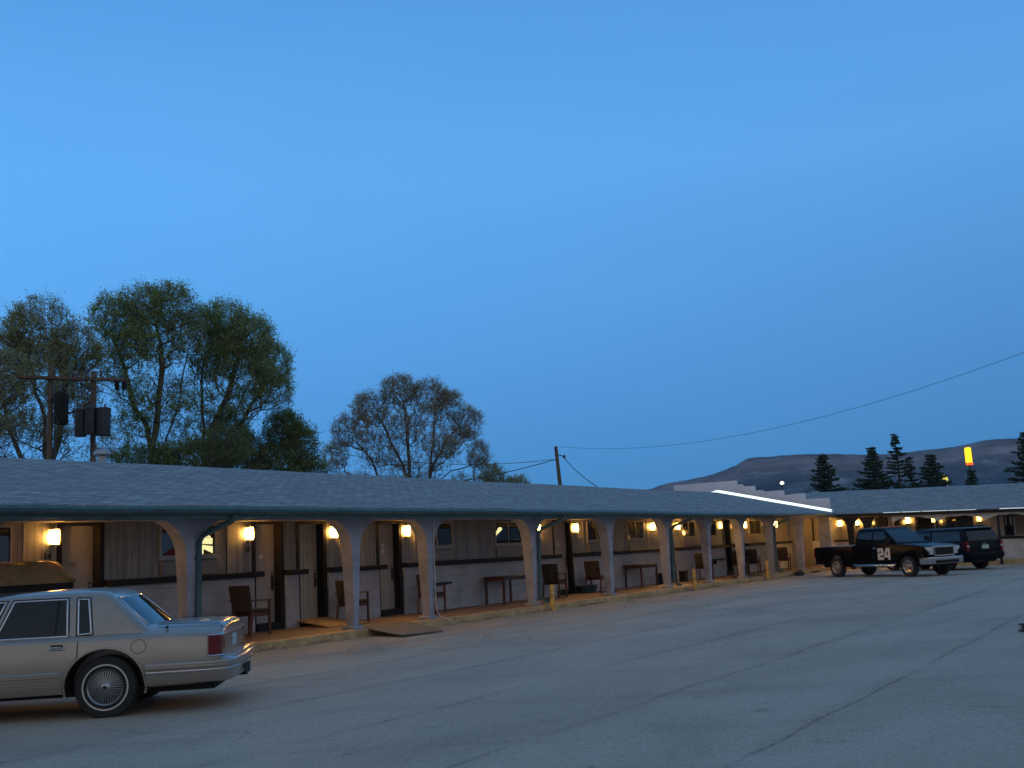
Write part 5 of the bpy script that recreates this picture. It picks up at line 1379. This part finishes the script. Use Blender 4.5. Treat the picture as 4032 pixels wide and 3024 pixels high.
# far left, airy and half bare
deciduous('elm_tree', 'airy half bare tree at the far left behind the twin utility poles', (24.2, 36.5, 0),
  stems_([[(.0, 0, 2.5), (.1, 0, 5.6), (-.3, .2, 8)], [(.1, 0, 5.2), (.7, .2, 7.5), (.9, .1, 9.2)], [(0, 0, 4.5), (-1.3, -.2, 7), (-1.9, .1, 9)]]),
  lobes_([((-1.6, 0, 9.6), (1.3, 1.2), 2), ((-.3, .2, 10.7), (1.35, 1.3), 3), ((.9, .1, 9.9), (1.15, 1.0), 3), ((1.0, .2, 8.3), (1.1, .7), 1.6), ((-2.3, 0, 7.6), (1.1, 1.3), 1.3), ((-.9, 0, 6.6), (1.8, 1.0), 1.), ((1.5, 0, 6.3), (1.1, .9), .8)]), M['leaf_olive'], 2250, 37500, 0.051, 3, .15, gr_)
deciduous('elm_tree', 'tallest green tree, vase shaped, right of the utility poles', (28.9, 36.2, 0),
  stems_([[(.0, 0, 2.5), (.1, 0, 5.0), (-.1, .1, 6.4), (-1.0, .1, 9.2), (-1.6, 0, 11)], [(.0, 0, 6.0), (.2, .1, 8.6), (.3, 0, 11.6)], [(.1, 0, 5.6), (1.1, .2, 8.6), (1.5, 0, 11)]]),
  lobes_([((-1.55, 0, 12.0), (1.05, .95), 2.6), ((-.45, .2, 12.55), (1.0, .85), 2.2), ((.75, .1, 12.35), (1.0, 1.0), 2.6), ((1.35, 0, 11.2), (.8, .9), 1.8), ((-1.0, 0, 10.9), (1.25, .8), 2), ((.2, 0, 10.9), (1.1, .9), 1.8), ((-1.75, 0, 9.8), (.8, .7), .8), ((-.7, .3, 8.0), (1.2, 1.1), .9), ((.9, .2, 8.2), (1.0, 1.2), .9), ((.0, .3, 6.4), (1.7, .9), 1.3)]), M['leaf_green'], 2244, 37518, 0.052, 5, .15, gr_)
deciduous('elm_tree', 'broad green tree leaning right, right of the tallest tree', (31.5, 36.2, 0),
  stems_([[(-.1, 0, 2.5), (.0, 0, 5), (.2, 0, 6.6), (.9, .1, 8.8), (1.6, 0, 10.8)], [(.1, 0, 4.4), (.9, .2, 6.6), (2.2, .1, 8.4), (3.0, 0, 9.4)], [(0, 0, 5.5), (.0, .2, 8.2), (.1, 0, 10.8)], [(.8, .2, 6.4), (1.5, .1, 8.2), (2.4, .2, 10.2)]]),
  lobes_([((.1, 0, 11.8), (1.0, 1.0), 2.2), ((1.1, .1, 12.1), (1.15, .95), 3), ((2.1, 0, 11.3), (1.1, 1.05), 3), ((2.95, 0, 10.1), (.95, 1.0), 2.4), ((.4, 0, 10.4), (1.0, .9), 1.6), ((1.5, .1, 10.4), (1.2, .8), 2), ((3.1, 0, 8.9), (.85, .8), 1.6), ((1.9, .1, 8.6), (1.1, .55), .7), ((-.7, .2, 8.3), (.8, 1.5), 1.1), ((.5, .2, 7.4), (1.0, .8), .6)]), M['leaf_green'], 2376, 39150, 0.052, 8, .15, gr_)
deciduous('bushy_tree', 'low dark bushy tree at the foot of the broad leaning tree', (34.2, 36.0, 0),
  stems_([[(0, 0, 2.2), (-.2, 0, 4.6)], [(0, 0, 3), (1.2, 0, 5.2), (2.4, 0, 6.6)], [(0, 0, 3.2), (-1.3, 0, 5.6)]]),
  lobes_([((-1.0, 0, 7.3), (1.1, .85), 2.4), ((-.1, 0, 6.4), (1.3, .8), 2.2), ((1.4, 0, 7.4), (.9, .95), 2.6), ((2.1, 0, 6.7), (.9, .9), 2.2), ((1.2, 0, 6.0), (1.4, .7), 1.8), ((-1.7, 0, 6.0), (1.1, .8), 1.8), ((2.6, 0, 5.6), (.7, .6), 1.2)]), M['leaf_dark'], 1518, 30812, 0.056, 12, .15, gr_)
deciduous('bushy_tree', 'dark scrubby growth under the tall trees behind the roof vent', (28.4, 34.0, 0),
  stems_([[(0, 0, 2.2), (-.2, 0, 4.2)], [(0, 0, 3), (1.5, 0, 5)], [(0, 0, 3), (-1.6, 0, 5)]]),
  lobes_([((.6, 0, 5.6), (1.5, .8), 2), ((-1.3, 0, 5.6), (1.3, .7), 1.5), ((1.8, 0, 6.2), (1.1, .8), 1.3)]), M['leaf_dark'], 792, 11781, 0.054, 17, .15, gr_)
# wide, bare-limbed tree in the middle distance
deciduous('bare_elm_tree', 'wide bare limbed tree just coming into russet leaf, left of the lone utility pole', (53.8, 42.5, 0),
  stems_([[(.2, 0, 2.5), (.15, 0, 5.2), (0, 0, 8.0), (-.1, .2, 11)], [(.9, 0, 2.0), (1.1, 0, 5.4), (1.35, .1, 6.9), (2.3, 0, 8.7), (3.6, 0, 9.9)], [(1.3, .1, 6.8), (1.6, .2, 8.8), (1.9, 0, 11)], [(-.9, 0, 3), (-1.4, 0, 5.4), (-2.2, 0, 7.4), (-3.4, .2, 9.4)], [(-.8, .1, 4.8), (-1.4, .2, 7.6), (-1.8, 0, 9.6)], [(.1, .1, 5.8), (-.8, 0, 8.4), (-1.9, 0, 11)], [(-1.4, 0, 5.2), (-3.0, 0, 6.6), (-4.6, 0, 7.4)], [(1.2, 0, 5.8), (2.6, 0, 6.8), (4.0, 0, 7.1)], [(1.0, 0, 5.3), (3.0, 0, 6.0), (4.4, 0, 5.4)]]),
  lobes_([((-3.9, 0, 9.6), (1.0, 1.0), 2), ((-2.4, .2, 11.0), (1.2, 1.1), 2.6), ((-.4, 0, 12.1), (1.35, 1.05), 3), ((1.5, 0, 11.6), (1.3, 1.1), 2.6), ((2.7, .1, 10.8), (1.1, 1.1), 2.3), ((3.9, 0, 9.7), (1.0, 1.1), 2.1), ((-4.6, 0, 8.0), (.9, 1.0), 1.4), ((4.5, 0, 7.6), (.8, .9), 1.5), ((0, 0, 9.6), (1.3, 1.1), 1.5), ((-1.8, 0, 8.4), (1.3, 1.1), 1.2), ((2.1, 0, 8.4), (1.2, .9), 1.1), ((-3.4, 0, 6.2), (1.4, .7), 1.2), ((3.6, 0, 5.8), (1.3, .8), 1.), ((.3, 0, 6.6), (2.2, .9), 1.)]), M['leaf_bud'], 4050, 46217, 0.056, 23, .15)
deciduous('bushy_tree', 'small olive tree by the roof edge right of the wide bare tree', (64.0, 42.0, 0),
  stems_([[(0, 0, 2.5), (0, 0, 4.6)], [(0, 0, 3), (1.4, 0, 4.9)], [(0, 0, 3), (-1.3, 0, 5)]]),
  lobes_([((-.7, 0, 6.8), (.9, .9), 1.5), ((1.0, 0, 6.0), (1.0, .7), 1.4), ((0, 0, 5.5), (1.6, .7), 1.4), ((-2.2, 0, 5.2), (1.2, .5), .8)]), M['leaf_olive'], 561, 9425, 0.070, 31, .15)
# bare sapling trunks at the far left edge
deciduous('bare_elm_tree', 'thin bare trunks crossing the left edge of the view', (20.9, 35.2, 0),
  stems_([[(0, 0, 3), (.1, 0, 6), (.9, 0, 7.6)], [(0, 0, 3), (-.5, 0, 6.0)]]),
  lobes_([((.9, 0, 8.2), (.9, 1.0), 1.), ((.2, 0, 6.4), (1.1, .9), 1.)]), M['leaf_olive'], 396, 2900, 0.051, 41, .15)

def conifer(label, base, h, wid, seed, thin=1., name='spruce_tree', top=0.):
    rnd = random.Random(seed); t = thing(name, label, 'tree', base, 0, 'conifers behind the far wing')
    m = MB(); m.tube([(0, 0, -.1), (.05, 0, h * .5), (0, 0, h)], [.16, .1, .015], 7, cap=False); m.build('trunk', M['bark'], t, smooth='all', fixn=False, weld=False)
    lf = MB(); z = h * .16
    while z < h * .985:
        f = (z - h * .16) / (h * .84); r = wid * (1 - f) ** .85 * (1 if f > .08 else .7) + .08
        nb = max(5, int(12 * (1 - f * .5)))
        for k in range(nb):
            if rnd.random() > thin: continue
            a = rnd.uniform(0, 2 * PI); L_ = r * rnd.uniform(.6, 1.15); droop = rnd.uniform(-.06, .30) * (1 - f)
            st = max(4, int(L_ / .11))
            for j in range(st):
                u = (j + .5) / st; c = Vector((math.cos(a) * L_ * u, math.sin(a) * L_ * u, z - L_ * droop * u + .18 * L_ * u * u))
                for _ in range(5):
                    o = c + Vector((rnd.gauss(0, .07 + .07 * (1 - u)), rnd.gauss(0, .07 + .07 * (1 - u)), rnd.gauss(-.02, .03)))
                    s = rnd.uniform(.09, .19); n_ = Vector((rnd.gauss(0, 1), rnd.gauss(0, 1), rnd.gauss(0, .8))).normalized(); u_ = n_.orthogonal().normalized(); v_ = n_.cross(u_)
                    q = len(lf.v); lf.v.extend((o - u_ * s, o + v_ * s * .4, o + u_ * s, o - v_ * s * .4)); lf.f.append((q, q + 1, q + 2, q + 3))
        z += .40 * (1 - .45 * f)
    lf.build('crown', M['needle'], t, fixn=False, weld=False); return t
conifer('leftmost spruce, standing alone behind the stepped parapet', (90, 26.7, 0), 8.55, 2.92, 51)
conifer('dense spruce left of the thin tall pine', (90, 22.6, 0), 8.7, 3.00, 52)
conifer('thin tall pine with open branches, tallest of the conifers', (91, 20.9, 0), 9.7, 2.25, 53, .42, 'pine_tree')
conifer('sparse leaning conifer between the tall pine and the next spruce', (90.5, 19.8, 0), 7.7, 1.35, 57, .5, 'pine_tree')
conifer('spruce right of the tall pine, above the small lit sign', (90, 18.1, 0), 7.75, 2.85, 54)
conifer('small spruce right under the tall yellow sign', (90, 15.2, 0), 6.2, 1.20, 55)
conifer('large spruce cut by the right edge of the view', (90, 11.0, 0), 8.9, 3.45, 56)

# ------------------------------------------------------------------ poles, wires, signs
M['pole_wood'] = mat('pole_timber', (.135, .098, .07), .9, var=.3, scale=3, stretch=(6, 6, .4), bump=.4, bscale=14)
M['xformer'] = mat('transformer_grey', (.048, .053, .06), .6, metal=.2, var=.25, scale=4)
M['wire'] = mat('black_wire', (.02, .022, .026), .7)
M['porcelain'] = mat('insulator', (.10, .06, .05), .3, var=.2)
p1 = thing('utility_pole', 'lone brown utility pole behind the main roof, leaning slightly left', 'utility pole', (42.1, 24.6, 0), 0)
m = MB(); m.tube([(.12, -.05, -.2), (.04, -.02, 4.4), (-.06, .04, 6.2)], [.10, .09, .075], 12); m.build('pole', M['pole_wood'], p1, smooth=True)
m = MB(); m.tube([(-.03, .03, 5.85), (.16, -.24, 5.72), (.17, -.25, 5.64)], .025, 6); m.lathe([(0, 5.62), (.05, 5.64), (.06, 5.72), (.03, 5.8), (0, 5.8)], 8, 2, (.17, -.25, 0)); m.tube([(-.02, .02, 5.62), (-.14, .22, 5.58)], .022, 6); m.build('bracket', M['xformer'], p1, smooth=True)
def wire(label, pts, r=.012, sag=0., run=1.):
    a, b = Vector(pts[0]), Vector(pts[1]); q = []
    for i in range(25):
        u = run * i / 24; p = a + (b - a) * u; p.z -= 4 * sag * u * (1 - u); q.append(p)
    m = MB(); m.tube(q, r, 5, cap=False); o = m.build('wire', M['wire'], smooth='all', fixn=False); tag(o, label, 'wire'); return o
def pole_pair(label, x, y, h, zc, arm):
    t = thing('utility_pole', label, 'utility pole', (x, y, 0), 0)
    return t
pa = thing('utility_pole', 'left of the twin utility poles, carrying a long reddish crossarm and a dark round drum', 'utility pole', (20.05, 30.0, 0), 0)
m = MB(); m.tube([(0, 0, -.2), (0, 0, 8.0)], [.10, .08], 12); m.build('pole', M['pole_wood'], pa, smooth=True)
m = MB(); bar(m, rfz(-1.0, -.16, 7.72), rfz(1.45, -.16, 7.52), .10, .12); m.build('crossarm', mat('reddish_crossarm', (.11, .062, .045), .85, var=.3, scale=4), pa, bevel=.01)
m = MB(); bar(m, rfz(-.6, -.14, 7.6), rfz(-.02, -.12, 6.9), .03, .03); bar(m, rfz(.65, -.14, 7.5), rfz(.02, -.12, 6.9), .03, .03); m.build('brace', M['xformer'], pa)
m = MB(); c_ = rfz(.36, -.05, 0); m.lathe([(.0, 6.15), (.19, 6.16), (.22, 6.22), (.22, 7.08), (.18, 7.16), (.0, 7.18)], 16, 2, (c_[0], c_[1], 0)); m.build('drum', M['under'], pa, smooth=True)
m = MB(); m.tube([rfz(.17, -.1, 7.3), rfz(.2, -.28, 6.7), rfz(.42, -.26, 6.0)], .012, 5); m.tube([rfz(.16, 0, 0), rfz(.16, 0, 6.0)], .04, 6); m.build('conduit', M['xformer'], pa, smooth=True)
pb = thing('utility_pole', 'right of the twin utility poles, with grey transformer cans and a short crossarm', 'utility pole', (21.6, 30.0, 0), 0)
m = MB(); m.tube([(0, 0, -.2), (0, 0, 8.05)], [.10, .08], 12); m.build('pole', M['pole_wood'], pb, smooth=True)
m = MB(); bar(m, rfz(-.62, -.15, 7.82), rfz(1.08, -.15, 7.70), .10, .12); m.build('crossarm', M['pole_wood'], pb, bevel=.01)
for r_, f_, rr_, z0_ in ((-.31, -.24, .185, 5.88), (.42, -.24, .225, 5.88), (.04, -.34, .17, 5.92)):
    m = MB(); c_ = rfz(r_, f_, 0)
    m.lathe([(.0, z0_), (rr_ - .015, z0_ + .01), (rr_, z0_ + .05), (rr_, z0_ + .84), (rr_ + .012, z0_ + .845), (rr_ + .012, z0_ + .885), (rr_ * .8, z0_ + .92), (.0, z0_ + .935)], 20, 2, (c_[0], c_[1], 0))
    x_ = m.build('transformer', M['xformer'], pb, smooth=True)
    m = MB(); m.lathe([(0, z0_ + .90), (.04, z0_ + .91), (.03, z0_ + 1.03), (0, z0_ + 1.05)], 8, 2, (c_[0] + .06, c_[1], 0)); m.build('bushing', M['porcelain'], x_, smooth=True)
for r_ in (.82, 1.06):
    m = MB(); c_ = rfz(r_, -.16, 0); m.lathe([(0, 7.36), (.07, 7.38), (.075, 7.62), (.03, 7.66), (.03, 7.72)], 10, 2, (c_[0], c_[1], 0)); m.build('cutout', M['under'], pb, smooth=True)
for r_ in (-.5, -.2, .3): 
    m = MB(); c_ = rfz(r_, -.15, 0); m.lathe([(.02, 7.84), (.05, 7.88), (.03, 7.93), (.05, 7.97), (0, 8.02)], 10, 2, (c_[0], c_[1], 0)); m.build('insulator', M['porcelain'], pb, smooth=True)
m = MB(); m.tube([rfz(.0, -.3, 6.9), rfz(.12, -.36, 6.2), rfz(.10, -.3, 5.6), rfz(0, -.2, 5.3)], .014, 5); m.build('jumper', M['wire'], pb, smooth=True)
wire('black wire from the lone pole down to the left, upper of the two', [(41.97, 24.82, 5.62), (20.4, 29.9, 7.7)], .012, 1.15)
wire('thicker black cable from the lone pole down behind the olive tree', [(41.97, 24.82, 5.58), (30.0, 26.2, 4.0)], .018, .25)
wire('service cable from the lone pole down to the main roof ridge', [(42.27, 24.35, 5.64), (36.6, 19.7, 3.87)], .017, .10)
wire('thin long wire sagging across the sky to the upper right', [(42.0, 24.6, 6.2), (28., 2., 6.)], .006, 1.0, 1.6)

ps = thing('pole_sign', 'tall glowing yellow panel sign on a thin pole in front of the mesa', 'sign', (150, 25.4, 0), 0)
m = MB(); m.tube([(0, 0, -.1), (0, 0, 10.2)], .14, 8); m.build('pole', M['xformer'], ps, smooth=True)
M['sign_yellow'] = emit('sign_yellow_glow', (1., .62, .02), 1.5); M['sign_red'] = emit('sign_red_glow', (1., .12, .02), 1.1)
m = MB(); m.prism([(-.42, 10.1), (.42, 10.1), (.42, 11.9), (.26, 12.1), (-.26, 12.1), (-.42, 11.9)], 0, -.18, .18); sp_ = m.build('panel', M['sign_yellow'], ps, bevel=.05)
m = MB(); m.box(-.17, .17, -.46, .40, 9.78, 10.06); m.build('lower_panel', M['sign_red'], ps, bevel=.03)
m = MB(); m.box(-.14, .20, -.46, -.425, 10.1, 12.0); m.box(-.14, .2, .425, .46, 10.1, 12.0); m.build('sign_frame', M['xformer'], ps)
s2 = thing('lit_sign', 'small pale yellow lit sign among the conifers behind the far roof', 'sign', (150, 28.6, 0), 0)
m = MB(); m.tube([(0, 0, -.1), (0, 0, 7.2)], .12, 8); m.build('pole', M['xformer'], s2, smooth=True)
m = MB(); m.prism([(-.35, 8.0), (.30, 7.9), (.42, 8.3), (.1, 8.7), (-.25, 8.65)], 0, -.15, .15); m.build('panel', emit('sign_pale_glow', (1., .80, .12), .75), s2, bevel=.03)
m = MB(); m.box(-.12, .12, -.22, .26, 7.3, 7.85); m.build('lower_panel', emit('sign_white_glow', (1., .78, .55), .5), s2)
sl = thing('street_lamp', 'distant white street lamp shining in front of the mesa above the stepped parapet', 'street lamp', (200, 67.6, 0), 0)
m = MB(); m.tube([(0, 0, -.1), (0, 0, 12.0), (-.3, .3, 12.3), (-.9, .75, 12.35)], .12, 8); m.build('pole', M['xformer'], sl, smooth=True)
m = MB(); m.lathe([(0, 11.6), (.34, 11.7), (.4, 11.95), (.2, 12.2), (0, 12.25)], 12, 2, (-.9, -.3, 0)); m.build('lamp_head', emit('street_lamp_glow', (.9, 1., .78), 2.2), sl, smooth=True)
# ------------------------------------------------------------------ evening air
m_, nt, b_ = new_mat('evening_air'); nt.nodes.remove(b_)
pv = N(nt, 'ShaderNodeVolumePrincipled'); pv.inputs['Color'].default_value = (.62, .82, 1., 1); pv.inputs['Density'].default_value = .00012; pv.inputs['Anisotropy'].default_value = 0.
nt.links.new(pv.outputs[0], nt.nodes['Material Output'].inputs['Volume'])
tag(MB().box(-3600, 3600, -3600, 3600, -12, 235).build('haze', m_), kind='stuff')
